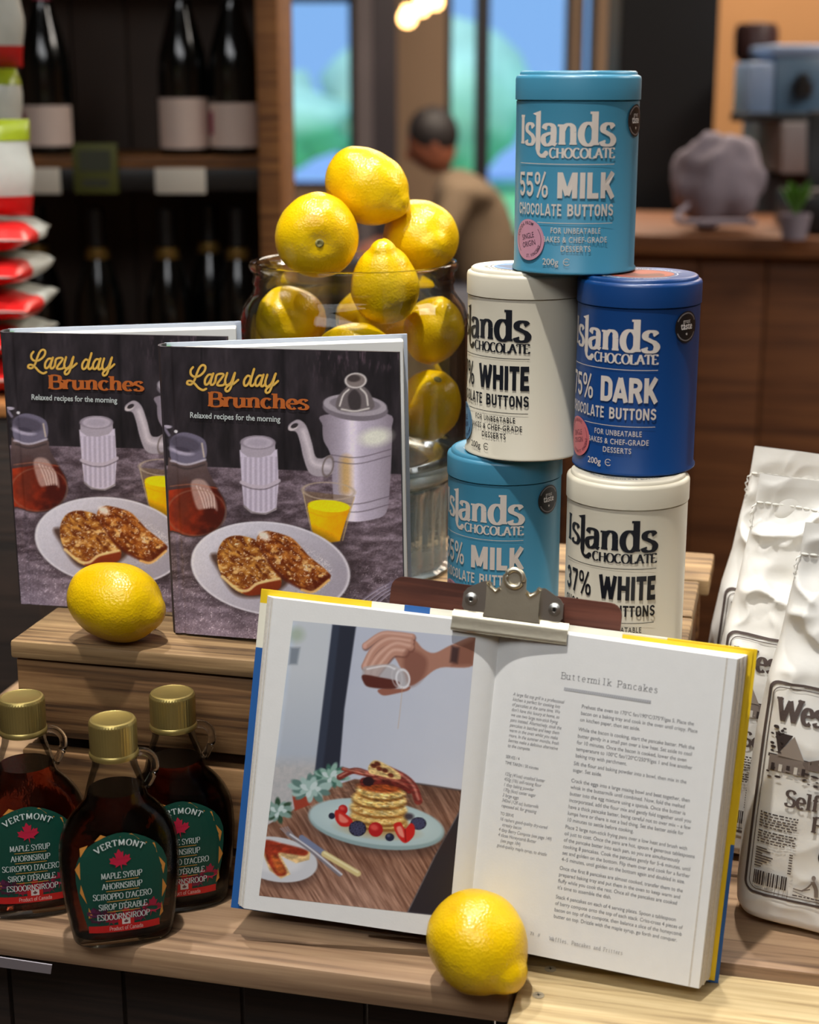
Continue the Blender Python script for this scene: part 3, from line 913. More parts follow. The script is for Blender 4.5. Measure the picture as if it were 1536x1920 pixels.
for (lx, ly) in ((-76, 144), (47, 144), (47, 108), (-76, 108)):
    plank(table, 'leg', lx - 2.5, lx + 2.5, ly - 2.5, ly + 2.5, TS - 3.2, 72.3, 'dark_wood', TO, 0.2)
screw(table, -14.1 - TO[0], 102.1 - TO[1], 2.41)
screw(table, -14.4 - TO[0], 98.5 - TO[1], 2.41)
# price tag tucked under the table edge
P('paper_tag', (176, 170, 178), 0.7)
tg = mk('price_tag', *prism_vf([(-4, 0), (4, 0), (4.4, 1.2), (-4, 1.4)], 0, 0.08), 'paper_tag', None, FW(-55.5, 98.4, TS - 3.5), (R(24), 0, FY))
tag(tg, 'blank white price tag stuck under the table edge below the syrup', 'tag')

# ================================================================== wooden crate
CO = (-32, 108.0, TS)
crate = empty('wooden_crate', FW(*CO), -13.5)
tag(crate, 'upturned slatted wooden crate holding the books, jar and tins', 'crate')
cx0, cx1 = -58.1, -6.6
ys = [107.8, 116.4, 116.9, 126.0, 126.4, 135.9, 136.4, 145.0]
for i in range(4):
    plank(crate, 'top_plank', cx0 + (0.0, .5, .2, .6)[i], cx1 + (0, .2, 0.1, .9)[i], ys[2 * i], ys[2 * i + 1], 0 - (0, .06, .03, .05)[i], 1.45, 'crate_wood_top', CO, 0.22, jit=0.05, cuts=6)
for (zt, th) in ((-1.6, 6.4), (-9.25, 6.7), (-16.65, 2.6)):
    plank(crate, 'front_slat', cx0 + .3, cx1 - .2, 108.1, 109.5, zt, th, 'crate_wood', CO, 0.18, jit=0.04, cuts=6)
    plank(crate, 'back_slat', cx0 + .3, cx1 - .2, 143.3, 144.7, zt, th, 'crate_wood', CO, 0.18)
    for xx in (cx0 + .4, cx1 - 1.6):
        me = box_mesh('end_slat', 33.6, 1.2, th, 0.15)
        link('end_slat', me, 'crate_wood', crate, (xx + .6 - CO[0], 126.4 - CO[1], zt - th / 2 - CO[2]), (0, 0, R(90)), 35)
for xx in (cx0 + 3.2, cx1 - 3.2):
    for yy in (111.2, 141.6):
        plank(crate, 'corner_post', xx - 1.5, xx + 1.5, yy - 1.6, yy + 1.6, -1.5, 17.85, 'dark_wood', CO, 0.1)

# ================================================================== chocolate tins
PAPER = 'print_gloss'
PRINT('print_gloss', 0.42, 0.4)
PRINT('print_matt', 0.7, 0.3)
PRINT('print_cover', 0.5, 0.3)
P('tin_milk', (60, 126, 154), 0.36, spec=0.5, var=(6, 0.02))
P('tin_dark', (9, 57, 114), 0.36, spec=0.5, var=(6, 0.02))
P('tin_white', (206, 199, 180), 0.38, spec=0.5, var=(6, 0.02))
CREAM = (214, 204, 194); NAVY = (22, 26, 34)
TR, TH = 4.48, 14.3

def tin_print(ink, pct, kind, seal_col, seal_ink, arc1, arc2, body):
    # logo
    st, w = sfont('Is', thick=.205, thin=.075, ser=.13, st=.075)
    def put(strokes, x, k, y0, h):
        for V, F in strokes:
            V = V.copy(); V[:, 0] = x + V[:, 0] * k; V[:, 1] = y0 + V[:, 1] * h
            ink.add(V, F, body)
    y0, h, k = 9.22, 1.98, 1.98
    put(sfont('I', thick=.2, thin=.075, ser=.13, st=.075)[0], -4.54, k * 1.0, y0, h * 1.02)
    put(sfont('s', thick=.215, thin=.085, ser=.12, st=.07)[0], -3.80, k * 1.0, y0 - .04, h * 1.08)
    # the long l that drops below the line and hooks right
    ink.line(np.array([(-2.42, y0 + 2.22), (-2.42, y0 - .35)]), .43, body)
    V, F = ribbon(spline([(-2.42, y0 - .3), (-2.36, y0 - .62), (-2.1, y0 - .8), (-1.75, y0 - .72)], 6), np.array([.43 - .2 * math.sin(math.pi * i / 18) for i in range(19)]))
    ink.add(V, F, body)
    ink.disc(-1.72, y0 - .62, .19, .19, body, n=16, rings=1)
    ink.poly([(-2.95, y0 + 2.12), (-2.21, y0 + 2.34), (-2.21, y0 + 2.0), (-2.6, y0 + 2.0)], body)
    put(sfont('a', thick=.225, thin=.085)[0], -2.15, k * 1.02, y0 - .03, h * 1.06)
    put(sfont('n', thick=.22, thin=.085, ser=.13, st=.07)[0], -.82, k * 1.0, y0, h * 1.04)
    put(sfont('d', thick=.225, thin=.085, ser=.11, st=.075)[0], .62, k * 1.08, y0 - .02, h * 1.12)
    put(sfont('s', thick=.225, thin=.085)[0], 2.14 + .05, k * 1.14, y0 - .04, h * 1.1)
    ink.serif('CHOCOLATE', -1.45, 8.3, 3.42, 8.98, body, thick=.24, thin=.09, ser=.14, st=.09, track=-.05)
    ink.line(np.linspace((-4.36, 7.86), (3.42, 7.86), 24), .045, body)
    ink.grot(pct, -4.45, 5.48, -1.42, 7.3, body, .15)
    ink.grot(kind, -.78, 5.48, 3.42, 7.3, body, .215)
    ink.grot('CHOCOLATE', -4.4, 4.22, -.42, 5.08, body, .15, .06)
    ink.grot('BUTTONS', -.02, 4.22, 3.4, 5.08, body, .175, .06)
    ink.line(np.linspace((-2.3, 3.72), (3.38, 3.72), 20), .045, body)
    ink.text('FOR UNBEATABLE', -1.18, 3.0, 2.42, 3.42, body, bold=.008, space=1.15)
    ink.text('BAKES & CHEF-GRADE', -1.78, 2.36, 2.95, 2.78, body, bold=.008, space=1.12)
    ink.text('DESSERTS', -.4, 1.72, 1.72, 2.14, body, bold=.008, space=1.12)
    ink.text('200g', -1.78, .72, -.55, 1.2, body, bold=.006)
    ink.line(E_(.05, .96, .24, .24, 40, 320, 14), .05, body); ink.line(np.array([(-.15, .96), (.14, .96)]), .04, body)
    # round origin stamp
    cx, cy, r = -3.15, 2.42, 1.48
    ink.disc(cx, cy, r, r, seal_col)
    ink.line(E_(cx, cy, r * .82, r * .82, -38, 42, 16), .04, seal_ink)
    ink.line(E_(cx, cy, r * .82, r * .82, 172, 226, 14), .04, seal_ink)
    ink.run('SINGLE', cx - .02, cy + .07, .56, seal_ink, bold=.006, xs=.72, align='CENTER', rot=.24)
    ink.run('ORIGIN', cx + .1, cy - .47, .56, seal_ink, bold=.006, xs=.72, align='CENTER', rot=.24)
    ink.arc(arc1, cx, cy, r * .74, R(118), .34, seal_ink, bold=.01, xs=.8)
    ink.arc(arc2, cx, cy, r * .86, R(-58), .34, seal_ink, bold=.01, inside=True, xs=.8)

def taste_seal(ink, cx, cy, r=1.14):
    K = (20, 19, 22); Wt = (205, 200, 198)
    ink.disc(cx, cy, r, r, K)
    ink.line(E_(cx, cy, r * .87, r * .87, 25, 155, 16), .09, (120, 116, 118))
    ink.line(E_(cx, cy, r * .87, r * .87, 205, 335, 16), .09, (120, 116, 118))
    ink.run('great', cx - .02, cy + .27, .46, Wt, bold=.0, xs=.8, align='CENTER')
    ink.run('taste', cx, cy - .18, .74, (235, 232, 230), bold=.010, xs=.84, align='CENTER')
    st = [(cx + (.13 if k % 2 == 0 else .055) * math.sin(k * math.pi / 5), cy - .52 + (.13 if k % 2 == 0 else .055) * math.cos(k * math.pi / 5)) for k in range(10)]
    ink.poly(st, Wt)

def make_tin(name, label, x, y, level, rz, mat, pct, kind, body, seal_col, seal_ink, arc1, arc2, lidcol, lidtxt):
    t = empty(name, (x, y, level * TH + .07), rz)
    tag(t, label, 'tin', 'stacked tins of chocolate buttons')
    lathe('body', [(4.2, 0.0), (4.5, .02), (4.6, .1), (4.6, .24), (TR, .4), (TR, 12.18), (4.38, 12.24)], mat, t, n=96, smooth=50)
    lathe('lid', [(4.36, 12.2), (4.46, 12.27), (4.56, 12.3), (4.56, 13.74), (4.5, 13.92), (4.36, 14.0), (4.27, 14.02), (4.24, 14.2), (4.12, 14.29), (3.9, 14.29), (3.7, 14.24), (0.001, 14.24)], mat, t, n=96, smooth=50, cb=False)
    ink = Ink()
    tin_print(ink, pct, kind, seal_col, seal_ink, arc1, arc2, body)
    if pct != '37%': taste_seal(ink, 5.75, 10.85)
    def cyl(u, z, o):
        a = u / TR
        return np.stack([(TR + o) * np.sin(a), -(TR + o) * np.cos(a), z], 1)
    ink.build('lettering', cyl, 'print_gloss', t)
    lk = Ink()
    lk.line(E_(0, 0, 2.75, 2.75, 0, 360, 60), .07, lidtxt)
    lk.disc(0, 0, 2.5, 2.5, lidcol, n=40)
    lk.poly(spline([(-2.0, -1.2), (-1.0, .4), (.2, -.2), (1.2, .9), (2.1, -.6), (.6, -1.9)], 6, True), tuple(int(v * .62) for v in lidcol))
    lk.arc(pct + ' ' + kind + ' CHOCOLATE BUTTONS', 0, 0, 3.28, R(-90), .42, lidtxt, bold=.01, inside=True)
    lk.arc('ISLANDS CHOCOLATE', 0, 0, 2.95, R(90), .42, lidtxt, bold=.01)
    lk.build('lid_print', lambda u, v, o: np.stack([u, v, 14.24 + o], 1), 'print_gloss', t, base=.02)
    return t
PINK = (206, 150, 168)
TN = 'chocolate_tin'
a_ = lambda x, y, c: c - math.degrees(math.atan2(x, y))
make_tin(TN, 'light blue milk chocolate tin at the very top of the stack', 12.3, 120.6, 2, a_(12.3, 120.6, -7), 'tin_milk', '55%', 'MILK', CREAM, PINK, (40, 30, 50), 'COCOA FROM', 'ST. VINCENT', (206, 150, 168), (225, 222, 220))
make_tin(TN, 'dark blue tin reading 75% dark under the topmost tin', 16.9, 117.8, 1, a_(16.9, 117.8, -24), 'tin_dark', '75%', 'DARK', CREAM, (208, 110, 116), (110, 40, 60), 'COCOA BEANS', 'FROM ST. VINCENT', (150, 70, 50), (215, 222, 230))
make_tin(TN, 'cream 37% white chocolate tin beside the lemon jar in the middle row', 8.95, 122.6, 1, a_(8.95, 122.6, -39.5), 'tin_white', '37%', 'WHITE', NAVY, (96, 142, 176), (30, 50, 90), 'COCOA FROM', 'ST. VINCENT', (70, 120, 170), (60, 70, 90))
make_tin(TN, 'light blue milk chocolate tin in the bottom row behind the bulldog clip', 7.55, 123.4, 0, a_(7.55, 123.4, -24), 'tin_milk', '55%', 'MILK', CREAM, PINK, (40, 30, 50), 'COCOA FROM', 'ST. VINCENT', (206, 150, 168), (225, 222, 220))
make_tin(TN, 'cream 37% white chocolate tin in the bottom row above the recipe page', 16.3, 115.9, 0, a_(16.3, 115.9, -13.5), 'tin_white', '37%', 'WHITE', NAVY, (96, 142, 176), (30, 50, 90), 'COCOA FROM', 'ST. VINCENT', (70, 120, 170), (60, 70, 90))

# ================================================================== lemons
def LEMON():
    m, nt, b = newmat('lemon_peel')
    tc = N(nt, 'ShaderNodeTexCoord')
    n1 = N(nt, 'ShaderNodeTexNoise'); n1.inputs['Scale'].default_value = 26; n1.inputs['Detail'].default_value = 6
    nt.links.new(tc.outputs['Object'], n1.inputs['Vector'])
    cr = N(nt, 'ShaderNodeValToRGB')
    e = cr.color_ramp.elements
    e[0].position = 0.24; e[0].color = s2l((190, 138, 2)) + (1,)
    e[1].position = 0.6; e[1].color = s2l((230, 190, 6)) + (1,)
    k = e.new(0.4); k.color = s2l((222, 178, 4)) + (1,)
    nt.links.new(n1.outputs['Fac'], cr.inputs['Fac'])
    nt.links.new(cr.outputs['Color'], b.inputs['Base Color'])
    b.inputs['Roughness'].default_value = 0.29
    b.inputs['Specular IOR Level'].default_value = 0.5
    b.inputs['Subsurface Weight'].default_value = 0.05
    b.inputs['Subsurface Radius'].default_value = (0.006, 0.004, 0.001)
    v = N(nt, 'ShaderNodeTexVoronoi'); v.inputs['Scale'].default_value = 520
    nt.links.new(tc.outputs['Object'], v.inputs['Vector'])
    n2 = N(nt, 'ShaderNodeTexNoise'); n2.inputs['Scale'].default_value = 110; n2.inputs['Detail'].default_value = 4
    nt.links.new(tc.outputs['Object'], n2.inputs['Vector'])
    ad = N(nt, 'ShaderNodeMath', operation='MULTIPLY_ADD'); ad.inputs[1].default_value = 0.5
    nt.links.new(v.outputs['Distance'], ad.inputs[0]); nt.links.new(n2.outputs['Fac'], ad.inputs[2])
    bp = N(nt, 'ShaderNodeBump'); bp.inputs['Strength'].default_value = 0.32; bp.inputs['Distance'].default_value = 0.0016
    nt.links.new(ad.outputs[0], bp.inputs['Height']); nt.links.new(bp.outputs['Normal'], b.inputs['Normal'])
LEMON()
P('stem_scar', (148, 140, 84), 0.8, var=(400, 0.4))

def lemon_mesh(seed, L, Rm, nip=0.55, lump=0.12):
    rr = random.Random(seed)
    nv, nu = 44, 56
    V = []; F = []
    off = Vector((rr.uniform(0, 50), rr.uniform(0, 50), rr.uniform(0, 50)))
    asy = rr.uniform(-.1, .1)
    for i in range(nv + 1):
        ph = math.pi * i / nv
        x = -L / 2 * math.cos(ph)
        r = Rm * (math.sin(ph) ** 0.88 if 0 < i < nv else 0.0)
        r *= 1 + asy * math.cos(ph)
        x += nip * math.exp(-((math.pi - ph) / 0.26) ** 2)
        r += 0.32 * nip * math.exp(-((math.pi - ph - .22) / 0.15) ** 2) if 0 < i < nv else 0
        x += 0.3 * math.exp(-(ph / 0.2) ** 2)
        for k in range(nu):
            a = 2 * math.pi * k / nu
            p = Vector((x, r * math.cos(a), r * math.sin(a)))
            if 0 < i < nv:
                q = p / 3.2 + off
                d = lump * mnoise.noise(q) * 1.5 + lump * .45 * mnoise.noise(q * 2.7)
                end = math.exp(-((math.pi - ph) / 0.55) ** 2) + math.exp(-(ph / 0.5) ** 2)
                d += end * lump * 0.9 * mnoise.noise(Vector((math.cos(a) * 1.6, math.sin(a) * 1.6, 3.0 + seed)))
                n_ = Vector((math.cos(ph) * -.3, math.cos(a), math.sin(a))).normalized()
                p += n_ * d
            V.append(tuple(p))
    for i in range(nv):
        for k in range(nu):
            a = i * nu + k; b2 = i * nu + (k + 1) % nu
            F.append((a, a + nu, b2 + nu, b2))
    me = mesh('lemon', V, F)
    bm = bmesh.new(); bm.from_mesh(me)
    bmesh.ops.remove_doubles(bm, verts=bm.verts, dist=1e-6)
    bm.to_mesh(me); bm.free()
    shade(me, True)
    return me

def lemon(label, c, d, L=7.4, Rm=3.2, seed=1, group=None, nip=.55, lump=.12, roll=0.0):
    """c: centre in cm, d: direction the tip points."""
    o = link('lemon', lemon_mesh(seed, L, Rm, nip, lump), 'lemon_peel', None, c)
    o.rotation_euler = (Vector(d).to_track_quat('X', 'Z') @ Matrix.Rotation(roll, 3, 'X').to_quaternion()).to_euler()
    tag(o, label, 'lemon', group)
    V, F = lathe_vf([(0.0, 0.0), (.16, .02), (.24, .1), (.34, .02), (.42, -.16)], 14, False, False)
    V = [(-z, x, y) for x, y, z in V]
    s = mk('stem_scar', V, F, 'stem_scar', o, (-L / 2 + .22, 0, 0), None, True)
    return o

def ray(px, py, y):
    s, c = math.sin(R(15)), math.cos(R(15))
    u, v = (px - 768) / 3000.0, (960 - py) / 3000.0
    d = (u, c + v * s, -s + v * c)
    t = y / d[1]
    return (d[0] * t, y, d[2] * t + 42.1)

lemon('large lemon on the table in front of the open recipe book', (4.72, 100.0, TS + 3.68), (.62, -.62, -.42), 7.3, 3.42, 11, nip=.75)
lemon('smooth lemon lying on the crate in front of the back brunch book', (-22.9, 118.1, 3.3), (.93, -.3, -.18), 7.5, 3.08, 12, nip=.5, lump=.07)

JX, JY = -4.85, 139.3
JG = 'lemons piled in the glass jar'
# (label, pixel x, pixel y, depth, direction, length, radius, seed)
JL = [
 ('topmost lemon of the jar, lying across the others above the rim', 688, 350, 139.2, (.78, -.42, -.46), 7.5, 3.15, 21),
 ('lemon at the left above the jar rim, stem scar facing out', 594, 440, 135.6, (-.12, .96, .12), 7.0, 3.45, 22),
 ('lemon at the right above the jar rim with knobbly end outward', 786, 442, 141.0, (.42, -.86, -.2), 7.2, 3.1, 23),
 ('lemon half sunk behind the middle of the jar rim, tip pointing up', 722, 534, 135.2, (-.05, -.25, .95), 6.6, 2.85, 24),
 ('lemon under the glass shoulder at the left of the jar', 548, 602, 138.6, (-.4, -.8, .35), 6.6, 2.85, 25),
 ('lemon peeping over the front book through the jar', 662, 668, 133.6, (.9, .1, .2), 6.6, 2.85, 26),
 ('lemon with a bruised spot at the right inside the jar', 811, 622, 139.4, (.2, -.5, .8), 6.2, 2.65, 27),
 ('lemon lowest at the right inside the jar beside the book edge', 803, 760, 138.4, (-.25, .5, -.8), 6.8, 2.8, 28),
 ('lemon at the back of the jar behind the others', 700, 600, 143.6, (1, .2, 0), 6.8, 3.0, 29),
 ('lemon low at the left of the jar hidden by the front book', 575, 745, 137.6, (.5, .5, .3), 6.8, 3.1, 30),
 ('lemon low at the front of the jar hidden by the front book', 688, 800, 133.4, (.9, -.3, .2), 6.8, 3.1, 31),
 ('lemon low at the back of the jar', 690, 745, 144.0, (-.9, .3, .2), 6.8, 3.1, 32),
]
for (lb, px, py, yy, d, L, rm, sd) in JL:
    lemon(lb, ray(px, py, yy), d, L, rm, sd, JG, nip=.5 if sd != 24 else .75, lump=.15)

# ================================================================== glass jar
CLEAR('jar_glass', (0.975, 0.985, 0.975), ior=1.36)
GLASS('foot_glass', (0.80, 0.92, 0.95), 1.4, 0.08, None, 0.8)
jar = empty('glass_jar', (JX, JY, .07))
tag(jar, 'big clear glass jar on a fluted foot filled with lemons', 'jar')
lathe('outer_wall', [(7.6, 8.3), (9.2, 8.5), (9.9, 9.3), (10.12, 10.6), (10.15, 20.6), (10.05, 22.2), (9.65, 23.4), (9.1, 24.1), (8.75, 24.6), (8.68, 25.2), (8.8, 25.5), (8.68, 25.8), (8.68, 26.3), (8.95, 26.5), (9.08, 26.85), (8.95, 27.15), (8.7, 27.2), (8.5, 27.05)], 'jar_glass', jar, n=96, smooth=180, cb=False, ct=False)
lathe('inner_wall', [(6.5, 9.9), (8.9, 10.1), (9.6, 10.8), (9.78, 12), (9.78, 20.6), (9.66, 22.0), (9.3, 23.1), (8.75, 23.9), (8.42, 24.6), (8.38, 26.3), (8.5, 27.05)], 'jar_glass', jar, n=96, smooth=180, cb=True, ct=False)
lathe('thick_base', [(0.001, 8.2), (7.4, 8.2), (8.6, 8.35), (9.4, 8.9), (9.75, 9.7), (9.7, 10.2), (9.0, 10.0), (6.5, 9.75), (0.001, 9.7)], 'foot_glass', jar, n=96, smooth=180, cb=False, ct=False)
fp = []
V, F = [], []
nfl = 26
nn = nfl * 6
for (r, z, amp) in ((7.9, 0.0, .0), (8.5, .05, .05), (8.7, .3, .1), (8.2, .55, .25), (8.25, 4, .28), (8.4, 7.4, .28), (8.6, 8.0, .1), (8.5, 8.15, 0)):
    for k in range(nn):
        a = 2 * math.pi * k / nn
        rr = r - amp * (1 - abs(math.sin(a * nfl / 2)))
        V.append((rr * math.cos(a), rr * math.sin(a), z))
for i in range(7):
    for k in range(nn):
        a = i * nn + k; b2 = i * nn + (k + 1) % nn
        F.append((a, b2, b2 + nn, a + nn))
F.append(tuple(reversed(range(nn)))); F.append(tuple(7 * nn + k for k in range(nn)))
mk('fluted_foot', V, F, 'foot_glass', jar, None, None, 30)

# ================================================================== brunch cookbooks
P('cover_board', (58, 52, 58), 0.5, var=(30, 0.1))
P('back_board', (176, 186, 202), 0.55, var=(30, 0.05))
P('page_paper', (232, 230, 224), 0.75, var=(60, 0.03), spec=0.2)
P('page_edge', (222, 216, 204), 0.8, var=(900, 0.12), spec=0.2)
P('head_band', (70, 150, 60), 0.7)
P('endpaper', (226, 226, 222), 0.7, var=(10, 0.05))

def cover_art(X_, Y_):
    a = Art(X_, Y_, (44, 40, 44))
    n1 = a.fb(60, 220, 3, 4); n2 = a.fb(14, 60, 5, 3)
    a.C = mixc((30, 27, 30), (62, 55, 60), n1 * 1.3 - .2 + (n2 - .5) * .3)
    for xx, w in ((285, 8), (740, 22), (1160, 8)):
        a.blend(np.clip(1 - np.abs(a.X - xx - (a.Y - 400) * .02) / w, 0, 1) * .6, (22, 20, 23))
    a.blend(np.clip((n2 - .62) * 5, 0, 1) * np.clip((a.X - 750) / 300, 0, 1) * np.clip((420 - a.Y) / 300, 0, 1), (92, 74, 84))
    # table top
    tab = a.Y - (770 + (a.X - 100) * 0.052)
    nt_ = a.fb(70, 26, 9, 5); nf = a.fb(7, 6, 12, 2)
    tc_ = mixc((70, 58, 64), (150, 134, 146), nt_ * 1.5 - .35 + (nf - .5) * .5)
    far = np.clip(tab / 900, 0, 1)
    lavender = np.clip((a.Y - 1380) / 380, 0, 1) * np.clip(1.15 - a.X / 1100, 0, 1)
    tc_ = tc_ * (1 - .75 * lavender[..., None]) + mixc((128, 114, 130), (176, 164, 180), nf) * .75 * lavender[..., None]
    sp = np.clip((a.fb(4, 4, 33, 1) - .8) * 8, 0, 1) * np.clip((a.Y - 1150) / 300, 0, 1)
    tc_ = tc_ + sp[..., None] * .25
    a.blend(np.clip(tab / 4, 0, 1), tc_)
    # ---- coffee pot
    body = [(965, 500), (955, 560), (960, 640), (990, 700), (1005, 760), (1010, 900), (1030, 1060), (1110, 1100), (1230, 1090), (1305, 1050), (1325, 900), (1335, 700), (1335, 590), (1310, 500)]
    m = a.mask(a.sd_poly(spline(body, 5, True)), 5)
    t = (a.X - 955) / 385
    col = mixc((128, 118, 128), (176, 166, 182), np.sin(np.clip(t, 0, 1) * 3.1) * 1.0)
    col = col + (np.exp(-((t - .42) / .1) ** 2) * .16)[..., None]
    a.blend(m, col)
    a.ell(1245, 630, 85, 48, (214, 214, 200), -8, 40, .9)
    a.stroke([(1085, 760), (1085, 920)], 60, (190, 140, 44), 40, .55)
    for yy in (700, 735, 960, 1005):
        a.stroke([(1000, yy + 25), (1150, yy + 42), (1328, yy)], 5, (92, 82, 92), 5, .8)
    a.ell(1136, 470, 180, 66, (116, 108, 116), 6)
    a.ell(1134, 448, 176, 60, (158, 150, 158), 6)
    a.ell(1134, 442, 140, 40, (126, 118, 126), 6)
    a.poly([(1030, 460), (1040, 400), (1085, 350), (1105, 335), (1165, 335), (1215, 380), (1240, 460), (1180, 485), (1080, 485)], (104, 96, 98), 8, 1, True)
    a.poly([(1110, 470), (1095, 400), (1130, 360), (1165, 400), (1160, 470)], (58, 52, 54), 10, .9, True)
    for q in ([(1050, 450), (1070, 390), (1100, 360)], [(1205, 450), (1195, 390), (1165, 355)], [(1060, 470), (1130, 482), (1210, 468)]):
        a.stroke(q, 9, (214, 208, 204), 8, .9)
    a.ell(1138, 312, 58, 42, (124, 114, 112)); a.ell(1128, 298, 36, 20, (70, 62, 62), 0, 8); a.ring(1138, 310, 56, 40, 8, (212, 206, 204), 0, 6, .8)
    # spout
    a.poly([(765, 560), (790, 535), (825, 525), (865, 560), (895, 650), (915, 730), (950, 745), (1005, 730), (1010, 830), (930, 845), (880, 820), (850, 740), (830, 650), (810, 595), (775, 585)], (160, 150, 158), 6, 1, True)
    a.stroke([(850, 590), (880, 690), (905, 770), (990, 790)], 26, (206, 196, 202), 26, .8)
    a.ell(793, 566, 30, 17, (190, 180, 182), -25); a.ell(800, 558, 22, 12, (54, 48, 52), -25)
    a.ring(985, 790, 28, 56, 8, (104, 92, 88), 12, 6, .8)
    # ---- shaker
    a.ell(610, 1040, 110, 36, (50, 42, 46), 0, 30, .7)
    a.poly([(495, 690), (510, 900), (520, 1010), (560, 1045), (640, 1055), (700, 1030), (712, 880), (705, 690)], (196, 186, 202), 6, 1, False)
    ribs = (np.sin(a.X / 4.6) * .5 + .5)
    mm = a.mask(a.sd_poly([(500, 730), (520, 1005), (560, 1035), (640, 1040), (700, 1015), (706, 730)]), 6)
    a.blend(mm * ribs * .5, (142, 130, 148))
    a.stroke([(506, 872), (560, 894), (640, 898), (714, 866)], 20, (182, 170, 182), 6, .95); a.stroke([(512, 890), (570, 910), (640, 912), (712, 884)], 6, (86, 74, 82), 5, .7)
    a.stroke([(520, 1005), (565, 1040), (640, 1050), (700, 1022)], 9, (120, 110, 108), 6, .7)
    a.poly([(502, 660), (502, 700), (540, 730), (610, 735), (670, 720), (694, 690), (692, 655)], (164, 154, 166), 5)
    a.ell(597, 650, 96, 40, (178, 168, 180), 2); a.ring(597, 650, 90, 36, 7, (132, 122, 134), 2, 5, .8)
    a.ell(597, 650, 60, 22, (158, 148, 162), 2, 16, .8)
    # ---- syrup jug
    jug = [(95, 760), (125, 735), (300, 745), (318, 800), (360, 880), (415, 970), (422, 1040), (390, 1120), (320, 1170), (220, 1178), (130, 1150), (95, 1110)]
    jm = a.mask(a.sd_poly(spline(jug, 5, True)), 6)
    a.blend(jm * .9, mixc((104, 86, 84), (72, 56, 56), (a.Y - 740) / 160))
    liq = np.clip((a.Y - (900 - (a.X - 100) * .02 + np.sin(a.X / 60) * 8)) / 6, 0, 1) * a.mask(a.sd_poly(spline(jug, 5, True)) + 8, 6)
    lc = mixc((168, 58, 30), (74, 26, 20), np.clip((a.X - 90) / 260, 0, 1) + (a.fb(40, 40, 3) - .5))
    a.blend(liq, lc)
    a.ell(175, 1000, 50, 110, (88, 44, 34), 8, 60, .7)
    a.poly([(225, 870), (300, 860), (360, 960), (372, 1030), (345, 1010), (300, 1020), (255, 1010)], (190, 160, 152), 14, .75, True)
    for k in range(5):
        a.stroke([(255 + k * 20, 890 + k * 8), (280 + k * 18, 950), (300 + k * 14, 1015)], 6, (226, 208, 200), 7, .7)
    a.ring(255, 1040, 165, 128, 7, (150, 110, 92), 0, 8, .5)
    a.stroke([(108, 890), (240, 880), (372, 905)], 6, (190, 120, 90), 6, .5)
    a.poly([(105, 640), (110, 730), (150, 762), (240, 762), (305, 735), (308, 650), (270, 610), (190, 585), (130, 600)], (110, 104, 122), 6, 1, True)
    a.ell(190, 650, 92, 40, (84, 78, 92), 14, 14); a.ell(170, 690, 70, 22, (168, 160, 178), 14, 10); a.ell(178, 680, 58, 14, (70, 64, 78), 14, 10)
    a.stroke([(112, 745), (200, 768), (304, 742)], 12, (196, 188, 200), 8, .8); a.stroke([(120, 770), (205, 792), (300, 770)], 8, (60, 52, 54), 8, .8)
    a.stroke([(285, 650), (297, 725)], 9, (206, 190, 170), 8, .8)
    a.ell(88, 552, 26, 10, (170, 162, 176), 5); a.stroke([(75, 560), (100, 600)], 16, (120, 112, 128), 8); a.ell(137, 580, 12, 9, (214, 210, 220))
    # ---- juice glass
    a.ell(990, 1200, 95, 24, (48, 38, 40), 0, 30, .6)
    gl = [(845, 925), (860, 1000), (885, 1130), (910, 1200), (985, 1225), (1055, 1215), (1085, 1120), (1110, 1040), (1132, 960)]
    gm = a.mask(a.sd_poly(gl), 5)
    a.blend(gm * .55, (120, 96, 70))
    ju = [(872, 1010), (895, 1140), (915, 1195), (985, 1218), (1050, 1208), (1078, 1110), (1108, 1020), (1000, 985)]
    a.blend(a.mask(a.sd_poly(ju), 5), mixc((246, 190, 6), (214, 142, 4), (a.X - 880) / 240 + (a.fb(50, 60, 8) - .5) * .6))
    a.ell(990, 1012, 116, 34, (252, 206, 20), 5)
    a.ring(988, 928, 142, 48, 6, (176, 158, 140), 4, 5, .8); a.stroke([(848, 935), (870, 1040), (905, 1195)], 6, (196, 176, 140), 6, .7); a.stroke([(1130, 965), (1100, 1070), (1065, 1205)], 6, (196, 170, 120), 6, .7)
    a.stroke([(872, 1040), (985, 1075), (1105, 1045)], 5, (206, 150, 20), 6, .6)
    # ---- plate
    a.ell(690, 1360, 455, 262, (44, 36, 38), 9, 70, .7)
    pm = a.ell(666, 1358, 440, 258, (186, 182, 192), 8, 6)
    a.blend(pm, mixc((206, 202, 212), (160, 154, 166), np.clip((a.X - 250) / 900 + (a.Y - 1350) / 900 + .1, 0, 1)))
    a.ring(666, 1358, 436, 255, 8, (216, 212, 220), 8, 8, .8)
    a.ell(680, 1350, 330, 172, (168, 162, 172), 9, 30, .8)
    a.blend(a.mask(a.ell_sd(690, 1352, 320, 162, 9), 8) * np.clip((a.X - 700) / 300, 0, 1) * np.clip((a.fb(5, 5, 71, 1) - .5) * 4, 0, 1), (206, 200, 204))
